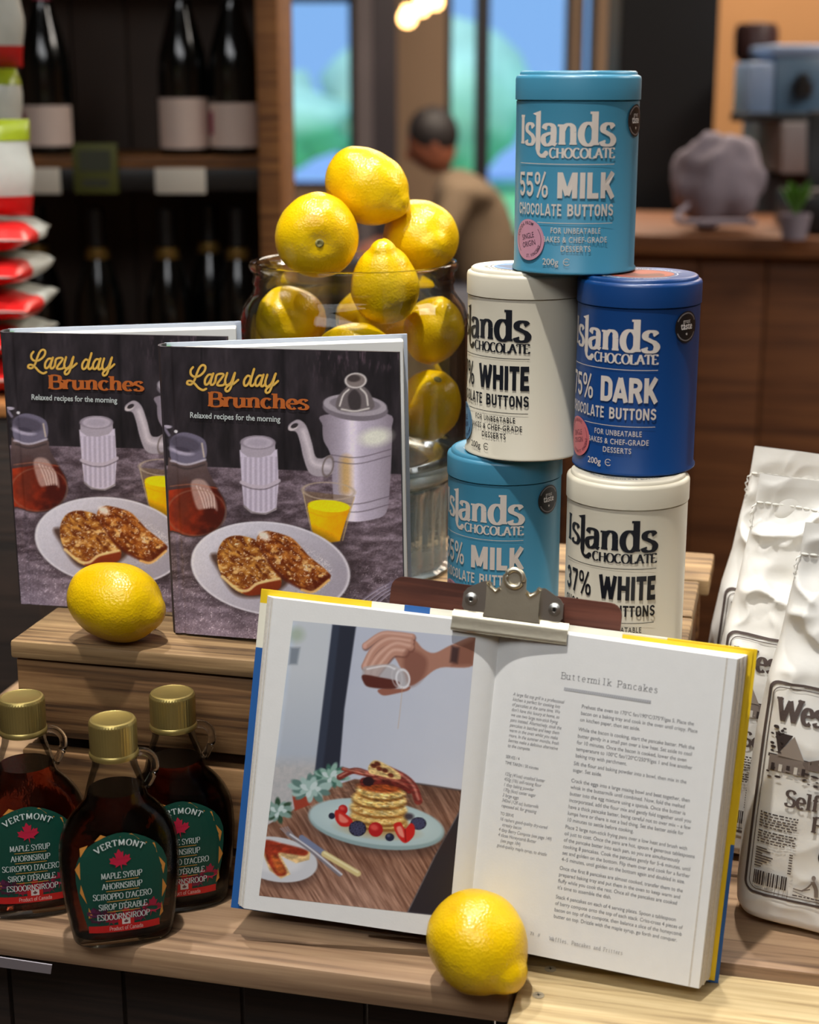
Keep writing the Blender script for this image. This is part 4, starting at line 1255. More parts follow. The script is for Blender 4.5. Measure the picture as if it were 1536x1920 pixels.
    # French toast
    def toast(pts, seed, base1, base2):
        m_ = a.mask(a.sd_poly(spline(pts, 5, True)), 7)
        f = a.fb(30, 22, seed, 4); g = a.fb(10, 9, seed + 4, 3)
        c_ = mixc(base1, base2, f * 2.2 - .6)
        a.blend(m_, c_)
        g2 = fbm((a.X * .8 + a.Y * .6) / 46, (a.Y * .8 - a.X * .6) / 15, 4, seed + 30)
        a.blend(m_ * np.clip((g2 - .5) * 5, 0, .9), (96, 42, 16)); a.blend(m_ * np.clip((a.fb(34, 26, seed + 9, 4) - .58) * 5, 0, .9), (226, 184, 122))
        a.blend(m_ * np.clip((a.fb(9, 7, seed + 19, 3) - .66) * 6, 0, .6), (250, 236, 218))
        return m_
    a.poly([(360, 1270), (380, 1370), (470, 1500), (600, 1520), (720, 1480), (740, 1400)], (60, 34, 22), 24, .8, True)
    toast([(372, 1290), (405, 1200), (480, 1172), (570, 1190), (600, 1220), (660, 1300), (722, 1400), (715, 1450), (620, 1460), (545, 1500), (480, 1480), (400, 1400)], 41, (122, 64, 24), (196, 140, 66))
    a.poly([(520, 1470), (620, 1440), (718, 1420), (712, 1475), (600, 1505), (530, 1505)], (128, 52, 26), 8, .95, True)
    a.stroke([(400, 1400), (480, 1470), (540, 1480), (600, 1440), (715, 1415)], 16, (232, 196, 140), 8, .9)
    toast([(600, 1170), (650, 1148), (740, 1170), (800, 1200), (880, 1290), (985, 1380), (990, 1420), (900, 1485), (850, 1480), (720, 1390), (640, 1290), (595, 1220)], 61, (110, 48, 16), (182, 116, 52))
    a.poly([(600, 1230), (700, 1360), (840, 1460), (900, 1440), (985, 1390), (990, 1425), (900, 1490), (840, 1480), (700, 1390)], (84, 28, 14), 12, .75, True)
    a.stroke([(840, 1478), (905, 1490), (990, 1425)], 14, (226, 178, 110), 8, .9)
    a.ell(632, 1175, 34, 22, (236, 224, 214), 30, 16, .85)
    # fork
    for k in range(4):
        a.stroke([(1130 + k * 22, 1570 + k * 14), (1240 + k * 18, 1490 + k * 10), (1340 + k * 10, 1435 + k * 14)], 9, (128, 118, 134), 6, .9)
        a.stroke([(1150 + k * 22, 1560 + k * 14), (1250 + k * 18, 1488 + k * 10), (1345 + k * 10, 1435 + k * 14)], 3, (196, 188, 204), 4, .8)
    a.ell(1345, 1455, 34, 26, (110, 100, 116), -30, 12, .8)
    a.C = np.clip(a.C * (1 + (a.fb(6, 6, 91, 2) - .5)[..., None] * .08), 0, 1) ** 1.06 * 1.2
    return s2l_np(a.C)

CWd, CHt = 18.9, 22.7
CQ = [(140, 1715), (1402, 1818), (1375, 155), (47, 95)]
CUV = [(0, 0), (1, 0), (1, 1), (0, 1)]
H_uv2art = homog(CUV, CQ)
H_art2uv = homog(CQ, CUV)
def apply_h(H, x, y):
    q = np.stack([x, y, np.ones_like(x)], 0).reshape(3, -1)
    r = H @ q
    return (r[0] / r[2]).reshape(np.shape(x)), (r[1] / r[2]).reshape(np.shape(y))

def cover_ink():
    ink = Ink()
    YEL = (232, 182, 76); OR = (196, 106, 48); WH = (206, 214, 212)
    def w1(V):                      # lettering sketch units -> cover centimetres
        x, y = apply_h(H_art2uv, 120.5 + .5294 * V[:, 0], 120.5 + .5294 * V[:, 1])
        return np.stack([x * CWd, y * CHt], 1)
    S = [
     [(215, 180), (190, 215), (195, 260), (235, 285), (290, 270), (335, 225), (345, 178), (318, 160), (285, 185), (255, 250), (230, 320), (195, 365), (155, 358), (160, 330), (195, 330), (235, 360), (275, 405), (320, 428), (355, 415)],
     [(408, 262), (376, 268), (345, 312), (342, 360), (362, 370), (392, 338), (425, 265)], [(430, 252), (404, 335), (406, 370), (426, 372), (450, 345)],
     [(450, 345), (470, 268), (540, 268), (472, 370), (530, 380), (560, 350)],
     [(578, 250), (556, 330), (562, 372), (588, 376), (622, 345), (655, 260)], [(660, 250), (628, 370), (602, 430), (572, 446), (560, 420), (590, 385), (640, 370), (695, 325)],
     [(822, 292), (792, 285), (760, 328), (756, 375), (776, 391), (806, 360), (830, 302)], [(862, 212), (826, 340), (826, 385), (846, 391), (870, 365)],
     [(940, 284), (910, 287), (880, 332), (877, 380), (897, 393), (927, 360), (957, 287)], [(962, 275), (938, 360), (938, 395), (958, 396), (980, 370)],
     [(1002, 276), (981, 350), (987, 396), (1012, 400), (1052, 360), (1085, 275)], [(1090, 266), (1052, 390), (1026, 455), (996, 469), (985, 445), (1012, 410), (1062, 390), (1115, 345)],
    ]
    for s in S:
        p = spline(s, 7)
        V, F = ribbon(p, 25); ink.add(w1(V), F, YEL)
        for q in (p[0], p[-1]):
            V = np.array([(q[0] + 12 * math.cos(k * .785), q[1] + 12 * math.sin(k * .785)) for k in range(8)])
            ink.add(w1(V), [tuple(range(8))], YEL)
        V, F = ribbon(p[2:-2], 5); ink.add(w1(V + np.array([3, -2])), F, (246, 214, 130))
    def warpB(dx):
        def f(V):
            x = 375 + V[:, 0] * 1062
            y = (600 + dx) + V[:, 0] * 55 - V[:, 1] * 152
            return w1(np.stack([x + dx, y], 1))
        return f
    ink.serif('Brunches', 0, 0, 1, 1, (110, 30, 16), warp=warpB(3), thick=.23, thin=.1, ser=.15, st=.095)
    ink.serif('Brunches', 0, 0, 1, 1, OR, warp=warpB(0), thick=.23, thin=.1, ser=.15, st=.095)
    def wT(V):
        return w1(np.stack([190 + V[:, 0] * 950, 720 + V[:, 0] * 62 - V[:, 1] * 64], 1))
    ink.text('Relaxed recipes for the morning', 0, 0, 1, 1, WH, bold=.016, warp=wT)
    return ink

_nu, _nv = 330, 390
_u, _v = np.meshgrid(np.linspace(0, 1, _nu), np.linspace(0, 1, _nv))
_ax, _ay = apply_h(H_uv2art, _u, _v)
COVER_RGB = cover_art(_ax, _ay)

def make_brunch_book(label, loc, rot, fa=-16.4, ba=9.0, thick=2.3):
    b = empty('brunch_cookbook', loc, rot=rot)
    tag(b, label, 'book', 'brunch cookbooks standing on the crate')
    ca, sa = math.cos(R(fa)), math.sin(R(fa))
    def fr(u, d, z): return np.stack([u * ca - d * sa, u * sa + d * ca, z], -1)   # front board frame (d: away)
    # front board: closed slab with the groove beside the spine
    us = np.array([0, .45, .62, .8, 1.0, CWd]); dep = np.array([0, 0, .1, .1, 0, 0])
    V = []
    for z in (0, CHt):
        for u, d in zip(us, dep): V.append(fr(np.array(u), np.array(d), np.array(z)))
        for u, d in zip(us, dep): V.append(fr(np.array(u), np.array(d + .28), np.array(z)))
    n = len(us); F = []
    for i in range(n - 1):
        F += [(i, i + 1, 2 * n + i + 1, 2 * n + i), (n + i + 1, n + i, 3 * n + i, 3 * n + i + 1), (i + 1, i, n + i, n + i + 1), (2 * n + i, 2 * n + i + 1, 3 * n + i + 1, 3 * n + i)]
    F += [(0, 2 * n, 3 * n, n), (n - 1, 2 * n - 1, 4 * n - 1, 3 * n - 1)]
    fc = mk('front_cover', [tuple(p) for p in V], F, 'cover_board', b)
    U = _u * CWd
    D = np.interp(U, us, dep) - .02
    grid('cover_picture', fr(U, D, _v * CHt), 'print_cover', fc, COVER_RGB)
    ink = cover_ink()
    ink.build('title_lettering', lambda u, v, o: fr(u, np.interp(u, us, dep) - .02 - o, v), 'print_cover', fc, base=.015)
    # spine, rounded
    sp = spline([(0, .14), (-.28, thick * .3), (-.3, thick * .7), (0, thick - .14)], 5)
    V = [(x, y, z) for z in (0, CHt) for x, y in sp] + [(x + .25, y, z) for z in (0, CHt) for x, y in sp]
    m = len(sp); F = []
    for i in range(m - 1):
        F += [(i, m + i, m + i + 1, i + 1), (2 * m + i, 2 * m + i + 1, 3 * m + i + 1, 3 * m + i), (i, i + 1, 2 * m + i + 1, 2 * m + i), (m + i, 3 * m + i, 3 * m + i + 1, m + i + 1)]
    fixn(mk('spine', V, F, 'cover_board', b, smooth=60))
    cb_, sb_ = math.cos(R(ba)), math.sin(R(ba))
    def bk(u, d, z): return (u * cb_ - d * sb_, thick + u * sb_ + d * cb_, z)
    V = [bk(u, d, z) for z in (0, CHt) for d in (-.28, 0) for u in (0, CWd)]
    F = [(0, 1, 3, 2), (4, 6, 7, 5), (0, 4, 5, 1), (2, 3, 7, 6), (0, 2, 6, 4), (1, 5, 7, 3)]
    mk('back_cover', V, F, 'back_board', b)
    # page block on the back board, fanned a little towards the fore-edge
    lay = 7
    for k in range(lay):
        d0 = -.3 - k * .24; d1 = d0 - .225
        u1 = CWd - .45 - .03 * k + rnd.uniform(-.05, .05)
        fan = -.06 * k
        V = [bk(u, d + f, z) for z in (.3, CHt - .32) for (u, d, f) in ((.25, d0, 0), (u1, d0, fan), (u1, d1, fan), (.25, d1, 0))]
        F = [(0, 3, 2, 1), (4, 5, 6, 7), (0, 1, 5, 4), (1, 2, 6, 5), (2, 3, 7, 6), (3, 0, 4, 7)]
        mk('page_section', V, F, 'page_edge' if k < lay - 1 else 'endpaper', b)
    V = [bk(u, d, z) for z in (CHt - .34, CHt - .22) for (u, d) in ((.15, -.3), (.45, -.3), (.45, -1.8), (.15, -1.8))]
    mk('head_band', V, [(0, 3, 2, 1), (4, 5, 6, 7), (0, 1, 5, 4), (1, 2, 6, 5), (2, 3, 7, 6), (3, 0, 4, 7)], 'head_band', b)
    return b
bk1 = make_brunch_book('brunch cookbook standing in front, its coffee pot picture in full view', (-18.5, 119.7, .15), (R(-1.5), R(-1.0), 0))
bk2 = make_brunch_book('brunch cookbook standing behind, partly hidden by the other copy', (-32.4, 127.0, .15), (R(-1.0), R(-.6), R(1.0)), fa=-13.0, ba=9)

# ================================================================== open recipe book on its clipboard
BW, BH = 16.64, 23.09
LA, RA = 8.19, 17.54
OB = empty('open_recipe_book', (4.2, 103.45, -17.68))
OBM = Matrix.Rotation(R(-11), 3, 'X') @ Matrix.Rotation(R(5.8), 3, 'Y')
OB.rotation_euler = OBM.to_euler()
tag(OB, 'recipe book lying open at buttermilk pancakes, clipped to a clipboard', 'book')
P('cover_yellow', (232, 196, 28), 0.45, var=(20, 0.04)); P('cover_blue', (36, 92, 158), 0.45, var=(20, 0.04)); P('cover_cream', (232, 228, 210), 0.5, var=(20, 0.03))
P('leaf_paper', (226, 226, 224), 0.7, spec=0.25, var=(120, 0.015), bump=(700, 0.04))
P('leaf_edge', (206, 200, 190), 0.8, spec=0.2, var=(500, 0.1))
def pageR(u, v, o=0.0):
    a = R(RA)
    x = u * np.cos(a); d = -u * np.sin(a) + .75 * np.exp(-u / .8)
    return np.stack([x - o * math.sin(a), d - o * math.cos(a), v + 0 * u], -1)
def pageL(u, v, o=0.0):
    a = R(LA)
    x = -u * np.cos(a); d = u * np.sin(a) + .75 * np.exp(-u / .8)
    return np.stack([x - o * math.sin(a), d - o * math.cos(a), v + 0 * u], -1)
def block(name, fpage, back, u_out_back, parent):
    """Page block: curved front leaf, flat back on the cover, slanted fore-edge."""
    us = np.concatenate([np.linspace(0, 3, 14), np.linspace(3.8, BW, 8)])
    V = []; n = len(us)
    for z in (0, BH):
        for p in fpage(us, np.full(n, float(z))): V.append(tuple(p))
        for k, u in enumerate(us):
            t = u / BW
            V.append((back[0][0] + (back[1][0] - back[0][0]) * t, back[0][1] + (back[1][1] - back[0][1]) * t, z))
    F = []
    for i in range(n - 1):
        F += [(i, i + 1, 2 * n + i + 1, 2 * n + i), (n + i, 3 * n + i, 3 * n + i + 1, n + i + 1), (i, n + i, n + i + 1, i + 1), (2 * n + i, 2 * n + i + 1, 3 * n + i + 1, 3 * n + i)]
    F += [(0, 2 * n, 3 * n, n), (n - 1, 2 * n - 1, 4 * n - 1, 3 * n - 1)]
    o = mk(name, V, F, 'leaf_paper', parent, smooth=30)
    return fixn(o)
rbk = ((0.0, 1.55), (17.15, -2.35)); lbk = ((0.0, 1.55), (-17.0, 3.35))
rb = block('page_block', pageR, rbk, 0, OB)
lb = block('page_block', pageL, lbk, 0, OB)
# a few separate leaves showing along the fore-edges
for (fp_, e0, e1, nl, sgn) in ((pageR, (pageR(np.array([BW]), np.array([0.]))[0][:2]), rbk[1], 5, 1), (pageL, (pageL(np.array([BW]), np.array([0.]))[0][:2]), lbk[1], 3, -1)):
    for k in range(nl):
        t0 = (k + .35) / nl; t1 = t0 + .32 / nl
        V = []
        for z in (.02, BH - .02):
            for t in (t0, t1):
                x = e0[0] + (e1[0] - e0[0]) * t; y = e0[1] + (e1[1] - e0[1]) * t
                V += [(x - sgn * .8, y, z), (x + sgn * (.12 if k % 2 else .05), y, z)]
        F = [(0, 1, 3, 2), (4, 6, 7, 5), (0, 4, 5, 1), (2, 3, 7, 6), (0, 2, 6, 4), (1, 5, 7, 3)]
        mk('leaf', V, F, 'leaf_edge', OB)
# case boards: printed yellow, cream and blue
def board(name, p0, p1, z0, z1, mat, th=.25):
    dx, dy = p1[0] - p0[0], p1[1] - p0[1]
    L = math.hypot(dx, dy); nx, ny = -dy / L, dx / L
    if ny < 0: nx, ny = -nx, -ny
    V = [(p[0] + nx * t, p[1] + ny * t, z) for z in (z0, z1) for t in (0.02, th) for p in (p0, p1)]
    F = [(0, 1, 3, 2), (4, 6, 7, 5), (0, 4, 5, 1), (2, 3, 7, 6), (0, 2, 6, 4), (1, 5, 7, 3)]
    return fixn(mk(name, V, F, mat, OB))
def lerp2(p, q, t): return (p[0] + (q[0] - p[0]) * t, p[1] + (q[1] - p[1]) * t)
rc1 = lerp2(rbk[0], rbk[1], 1.035); lc1 = lerp2(lbk[0], lbk[1], 1.03)
board('right_cover', lerp2(rbk[0], rbk[1], .68), rc1, 9.6, BH + .42, 'cover_yellow')
board('right_cover_cream_panel', (0.3, 1.5), lerp2(rbk[0], rbk[1], .68), 9.6, BH + .42, 'cover_cream')
board('right_cover_blue_panel', (0.3, 1.5), rc1, -.38, 9.6, 'cover_blue')
board('left_cover_blue_panel', (-.3, 1.6), lc1, -.38, 19.2, 'cover_blue')
board('left_cover', lerp2(lbk[0], lbk[1], .55), lc1, 22.5, BH + .42, 'cover_yellow')
board('left_cover_cream_edge', lerp2(lbk[0], lbk[1], .55), lc1, 19.2, 22.5, 'cover_cream')
board('left_cover_blue_tab', lerp2(lbk[0], lbk[1], .30), lerp2(lbk[0], lbk[1], .41), 22.5, BH + .44, 'cover_blue', .27)
board('left_cover_cream_panel', (-.3, 1.6), lerp2(lbk[0], lbk[1], .55), 19.2, BH + .42, 'cover_cream')
board('spine_board', (-.4, 1.65), (.4, 1.55), -.38, BH + .42, 'cover_cream', .35)
board('endpaper', lerp2(rbk[0], rbk[1], .5), lerp2(rbk[0], rbk[1], 1.018), -.2, BH + .3, 'cover_yellow', .05).location.y = -.0012
# printed matter
QR_ = [(939.6, 1177.2), (1380.2, 1240.3), (1308.3, 1855.8), (876.8, 1767.6)]
H_R = homog(QR_, [(0, BH), (BW, BH), (BW, 0), (0, 0)])
QL_ = [(939.6, 1177.2), (514.4, 1126.0), (458.6, 1705.8), (876.8, 1767.6)]
H_L = homog(QL_, [(0, BH), (BW, BH), (BW, 0), (0, 0)])
def rp(zx, zy, lower=False):
    x, y = apply_h(H_R, np.array([880 + zx / 2.844]), np.array([(1520 if lower else 1180) + zy / 2.844]))
    return float(x[0]), float(y[0])
ink = Ink(); GR = (100, 100, 104); LG = (128, 127, 130)
x0, y0 = rp(485, 275); x1, y1 = rp(1003, 352)
ink.serif('Buttermilk Pancakes', x0, y0, x1, y0 + .46, GR, thick=.075, thin=.065, ser=.16, st=.06, mono=.78)
xa, ya = rp(503, 325); xb, yb = rp(965, 396)
ink.rect(xa, ya - .16, xb, ya + .05, (186, 187, 190))
for k in range(40):
    t = xa + (xb - xa) * k / 40
    ink.poly([(t, ya - .16), (t + .05, ya - .16), (t + .13, ya + .05), (t + .08, ya + .05)], (168, 169, 173))
def para(zx, zy, low, lines, wid, size, sp, shear=0.0, col=GR):
    x, y = rp(zx, zy, low)
    for k, s in enumerate(lines):
        V, F = bfont(s, 0.0, shear)
        if len(V) == 0: continue
        w_ = V[:, 0].max()
        ink.add(V * np.array([size * wid, size]) + np.array([x, y - k * sp - size * .7]), F, col, 1)
W1, S1, P1 = .83, .39, .468
para(597, 412, 0, ['Preheat the oven to 170ºC fan/190ºC/375ºF/gas 5. Place the', 'bacon on a baking tray and cook in the oven until crispy. Place', 'on kitchen paper, then set aside.'], W1, S1, P1)
para(580, 533, 0, ['While the bacon is cooking, start the pancake batter. Melt the', 'butter gently in a small pan over a low heat. Set aside to cool', 'for 10 minutes. Once the bacon is cooked, lower the oven', 'temperature to 100ºC fan/120ºC/250ºF/gas 1 and line another', 'baking tray with parchment.'], W1, S1, P1)
para(555, 714, 0, ['Sift the flour and baking powder into a bowl, then mix in the', 'sugar. Set aside.'], W1, S1, P1)
para(542, 805, 0, ['Crack the eggs into a large mixing bowl and beat together, then', 'whisk in the buttermilk until combined. Now, fold the melted', 'butter into the egg mixture using a spatula. Once the butter is', 'incorporated, add the flour mix and gently fold together until you', 'have a thick pancake batter, being careful not to over mix – a few', 'lumps here or there is not a bad thing. Set the batter aside for', '10 minutes to settle before cooking.'], W1, S1, P1)
para(510, 84, 1, ['Place 2 large non-stick frying pans over a low heat and brush with', 'oil just to coat. Once the pans are hot, spoon 4 generous tablespoons', 'of the pancake batter into each pan, so you are simultaneously', 'cooking 8 pancakes. Cook the pancakes gently for 5–6 minutes, until', 'set and golden on the bottom. Flip them over and cook for a further', '4–5 minutes, until golden on the bottom again and doubled in size.'], W1, S1, P1)
para(480, 302, 1, ['Once the first 8 pancakes are almost cooked, transfer them to the', 'prepared baking tray and put them in the oven to keep warm and', 'fluffy while you cook the rest. Once all the pancakes are cooked', "it's time to assemble the dish."], W1, S1, P1)
para(460, 455, 1, ['Stack 4 pancakes on each of 4 serving plates. Spoon a tablespoon', 'of berry compote onto the top of each stack. Criss-cross 4 pieces of', 'bacon on top of the compote, then balance a slice of the honeycomb', 'butter on top. Drizzle with the maple syrup, go forth and conquer.'], W1, S1, P1)
W2, S2, P2 = .70, .36, .372
para(234, 348, 0, ['A large flat top grill in a professional', 'kitchen is perfect for cooking lots', 'of pancakes at the same time. We', "don't have this luxury at home, so", 'we use two large non-stick frying', 'pans instead. Alternatively, cook the', 'pancakes in batches and keep them', 'warm in the oven whilst you make', 'more. In the summer months, fresh', 'berries make a delicious alternative', 'to the compote.'], W2, S2, P2, .25, LG)
para(195, 682, 0, ['SERVES / 4', 'TIME TAKEN / 50 minutes'], W2, .32, .44)
para(189, 772, 0, ['125g (4½oz) unsalted butter', '450g (1lb) self-raising flour', '1 tbsp baking powder', '170g (6oz) caster sugar', '3 large eggs', '340ml (12fl oz) buttermilk', 'rapeseed oil, for greasing'], W2, S2, .385, .2, LG)
para(166, 984, 0, ['TO SERVE'], W2, .32, .4)
para(163, 44, 1, ['16 rashers good-quality dry-cured', '   streaky bacon', '4 tbsp Berry Compote (see page 149)', '4 slices Honeycomb Butter', '   (see page 184)', 'good-quality maple syrup, to drizzle'], W2, S2, .385, .2, LG)
x0, y0 = rp(322, 668, True); x1, y1 = rp(795, 770, True)
ink.run('71   //', x0, y0, .34, LG, xs=.9)
ink.serif('Waffles, Pancakes and Fritters', x0 + 1.45, y0 - .12, x0 + 6.7, y0 + .16, LG, thick=.1, thin=.08, ser=.16, st=.07, mono=.78)
ink.build('recipe_text', lambda u, v, o: pageR(u, v, o), 'print_matt', rb, lift=.0006, base=.012)

def pancake_art(X_, Y_):
    a = Art(X_, Y_, (190, 198, 214))
    a.C = mixc((176, 184, 204), (206, 210, 222), np.clip((a.X - 500) / 800, 0, 1) * .5 + a.fb(300, 300, 2) * .4 + np.clip((a.Y - 300) / 900, 0, 1) * .3)
    a.blend(np.clip((520 - a.X - (a.Y - 250) * .09) / 30 + .5, 0, 1), mixc((196, 202, 210), (170, 180, 196), np.clip((a.Y - 500) / 600, 0, 1)))
    a.blend(np.clip((345 - a.X - (a.Y - 250) * .14) / 30, 0, 1) * np.clip((a.Y - 250) / 20, 0, 1), mixc((206, 214, 224), (186, 200, 220), a.fb(60, 60, 4)))
    a.poly([(300, 385), (350, 385), (335, 470), (292, 470)], (112, 122, 134), 16, .8)
    a.ell(330, 320, 40, 35, (150, 168, 140), 0, 40, .6)
    a.blend(np.clip((a.Y - 930) / 80, 0, 1) * np.clip((470 - a.X) / 30, 0, 1), mixc((170, 172, 176), (196, 192, 192), a.fb(16, 16, 8)))
    a.poly([(522, 272), (645, 280), (585, 700), (560, 1010), (430, 1040), (470, 700)], (40, 44, 58), 10)
    a.poly([(522, 272), (560, 274), (510, 700), (470, 1020), (430, 1040), (470, 700)], (54, 62, 80), 14, .8)
    # table
    tabp = [(640, 1065), (940, 1085), (1205, 1128), (1190, 1240), (1060, 1480), (915, 1790), (130, 1712), (150, 1330), (330, 1220), (500, 1110)]
    grain = fbm((a.X * .5 + a.Y * .86) / 30 * .25, (a.X * .86 - a.Y * .5) / 9, 4, 6)
    tm = a.mask(a.sd_poly(tabp), 8)
    wood = mixc((104, 68, 52), (176, 134, 112), grain * 1.7 - .35)
    wood = wood * (1 - .45 * np.clip((1280 - a.Y) / 300, 0, 1) * np.clip((a.X - 450) / 400, 0, 1))[..., None] + (np.clip((a.Y - 1500) / 300, 0, 1) * np.exp(-((a.X - 620) / 260) ** 2) * .16)[..., None]
    a.blend(tm, wood)
    a.poly([(1205, 1128), (1275, 1140), (1140, 1815), (915, 1790), (1060, 1480), (1190, 1240)], (48, 42, 46), 12)
    a.stroke([(940, 1085), (1075, 1105), (1205, 1128)], 8, (60, 48, 46), 8, .8)
    # succulents
    def succ(cx, cy, r, c1, c2, seed):
        rr = random.Random(seed)
        for k in range(15):
            an = 2 * math.pi * k / 15 + rr.uniform(-.2, .2); rad = r * rr.uniform(.5, .85)
            a.ell(cx + math.cos(an) * rad, cy + math.sin(an) * rad * .62, r * .36, r * .17, c1 if k % 2 else c2, math.degrees(math.atan2(math.sin(an) * .62, math.cos(an))), 8)
        for k in range(7):
            an = 2 * math.pi * k / 7
            a.ell(cx + math.cos(an) * r * .3, cy + math.sin(an) * r * .2, r * .26, r * .14, c2 if k % 2 else (196, 214, 214), math.degrees(an), 6)
    succ(512, 1050, 88, (66, 108, 96), (140, 176, 164), 2)
    a.poly([(310, 1150), (430, 1160), (410, 1200), (325, 1235)], (156, 62, 44), 8)
    succ(405, 1118, 104, (96, 128, 122), (162, 190, 186), 3)
    succ(235, 1235, 84, (48, 76, 56), (128, 158, 150), 4)
    # plate with pancakes
    a.ell(770, 1340, 350, 118, (56, 40, 38), 8, 70, .75)
    a.ell(755, 1310, 360, 128, (142, 166, 170), 8, 6); a.ell(752, 1295, 356, 120, (178, 200, 204), 8, 8); a.ell(752, 1292, 300, 88, (190, 210, 212), 8, 30, .8)
    a.ell(760, 1335, 170, 40, (176, 128, 60), 6, 40, .7)
    for (cy, rx, ry, cx) in ((1290, 150, 40, 770), (1262, 148, 44, 765), (1218, 148, 44, 765), (1170, 142, 46, 768), (1128, 128, 42, 778)):
        a.ell(cx, cy + 16, rx, ry, (150, 100, 44), 4, 8); m_ = a.ell(cx, cy, rx, ry, (222, 186, 110), 4, 8)
        a.blend(m_ * np.clip((a.fb(14, 8, int(cy)) - .5) * 4, 0, 1), (240, 216, 156)); a.blend(m_ * np.clip((a.fb(26, 10, int(cy) + 3) - .62) * 5, 0, 1), (178, 118, 50))
    a.ell(778, 1108, 118, 30, (150, 70, 30), 4, 14)
    # bacon, honeycomb butter
    def bac(p, w, c, d):
        a.stroke(p, w, c, 8); a.stroke([(x, y - w * .18) for x, y in p], w * .3, d, 8, .8)
    bac([(560, 1055), (640, 1020), (720, 1040), (800, 1060)], 30, (118, 44, 36), (196, 132, 116))
    bac([(580, 1012), (650, 1030), (740, 1050)], 20, (136, 54, 40), (206, 150, 132))
    bac([(690, 1080), (790, 1070), (880, 1090), (930, 1120)], 46, (104, 34, 28), (172, 96, 78))
    bac([(820, 1020), (900, 1060), (950, 1110), (975, 1180)], 44, (128, 50, 42), (190, 120, 106))
    a.ell(712, 1078, 30, 24, (42, 20, 26))
    a.poly([(712, 1000), (745, 966), (800, 985), (870, 1030), (880, 1065), (820, 1060), (760, 1045), (720, 1035)], (226, 194, 130), 8, 1, True)
    for (x, y) in ((740, 995), (770, 1010), (800, 1020), (830, 1045), (760, 985)):
        a.ell(x, y, 17, 12, (96, 40, 24), 20, 8)
    warm = np.clip((a.C[..., 0] - a.C[..., 2]) * 6 - .5, 0, 1)[..., None]
    a.C = np.clip(a.C * (1 + warm * np.clip(1.4 - np.sqrt(((a.X - 775) / 230) ** 2 + ((a.Y - 1120) / 190) ** 2), 0, 1)[..., None] * ((fbm((a.X + a.Y * .4) / 26, (a.Y - a.X * .3) / 8, 4, 55) - .5) * 1.1)[..., None]), 0, 1)
    # berries
    def straw(x, y, r): a.ell(x, y, r, r * 1.05, (176, 28, 30)); a.ell(x - r * .2, y - r * .3, r * .55, r * .4, (226, 92, 82), 20, 12, .8)
    straw(578, 1228, 25); a.poly([(535, 1240), (560, 1232), (625, 1280), (620, 1315), (570, 1318), (540, 1285)], (196, 36, 30), 6, 1, True); a.poly([(560, 1250), (605, 1285), (590, 1300), (560, 1290)], (238, 150, 132), 10, .8, True)
    a.ell(519, 1262, 17, 17, (34, 36, 58)); straw(750, 1335, 38)
    def black(x, y, rx, ry):
        a.ell(x, y, rx, ry, (30, 26, 44))
        for k in range(34):
            an = k * 2.4; rr = math.sqrt(k / 34)
            a.ell(x + rx * rr * .88 * math.cos(an), y + ry * rr * .88 * math.sin(an), 6, 6, (76, 78, 110), 0, 6, .8)
    black(655, 1330, 46, 42); black(975, 1302, 42, 34); a.ell(824, 1376, 24, 22, (36, 38, 62)); a.ell(818, 1368, 9, 8, (96, 100, 130), 0, 8, .8)
    a.poly([(845, 1310), (880, 1295), (905, 1330), (935, 1300), (955, 1320), (950, 1370), (905, 1408), (865, 1370)], (200, 36, 30), 6, 1, True); a.poly([(860, 1325), (885, 1320), (900, 1375), (875, 1365)], (244, 168, 148), 9, .8, True); a.stroke([(905, 1335), (908, 1398)], 5, (140, 20, 22), 5)
    a.ell(925, 1265, 26, 18, (40, 24, 34), 0, 14, .8)
    # side plate with jam toast
    a.ell(255, 1530, 190, 120, (70, 50, 46), 8, 50, .6); a.ell(230, 1500, 215, 122, (206, 208, 214), 10, 6); a.ell(215, 1490, 150, 84, (222, 222, 226), 10, 24)
    a.poly([(165, 1395), (250, 1425), (405, 1455), (400, 1500), (330, 1520), (250, 1480), (300, 1580), (250, 1605), (190, 1560), (160, 1480)], (226, 190, 134), 8)
    a.poly([(165, 1395), (260, 1412), (385, 1448), (375, 1478), (290, 1468), (235, 1470), (280, 1570), (235, 1590), (195, 1540), (165, 1470)], (152, 52, 30), 12, 1, True)
    a.poly([(200, 1480), (240, 1500), (270, 1565), (230, 1570)], (208, 116, 50), 16, .7, True)
    # knife and fork
    for k in range(4): a.stroke([(248 + k * 12, 1330 - k * 3), (290 + k * 10, 1370)], 5, (150, 146, 156), 5, .9)
    a.stroke([(290, 1360), (400, 1440), (560, 1580)], 24, (128, 122, 130), 8); a.stroke([(300, 1362), (410, 1442), (570, 1580)], 8, (226, 226, 234), 8)
    a.stroke([(360, 1380), (470, 1460)], 30, (120, 130, 160), 8); a.stroke([(480, 1468), (655, 1575)], 34, (216, 198, 140), 8); a.stroke([(480, 1462), (655, 1568)], 10, (238, 226, 180), 8)
    warm = np.clip((a.C[..., 0] - a.C[..., 2]) * 6 - .5, 0, 1)[..., None]
    a.C = np.clip(a.C * (1 + warm * np.clip(1.3 - np.sqrt(((a.X - 250) / 170) ** 2 + ((a.Y - 1490) / 120) ** 2), 0, 1)[..., None] * ((a.fb(22, 16, 57, 4) - .5) * .8)[..., None]), 0, 1)
    # hand pouring
    sk = (170, 122, 104)
    a.poly([(1275, 340), (1150, 375), (1060, 415), (1000, 395), (950, 345), (880, 330), (840, 400), (870, 470), (900, 520), (930, 580), (1000, 545), (1090, 490), (1262, 480)], sk, 8, 1, True)
    a.poly([(1275, 345), (1180, 385), (1150, 480), (1262, 478)], (128, 82, 66), 24, .8)
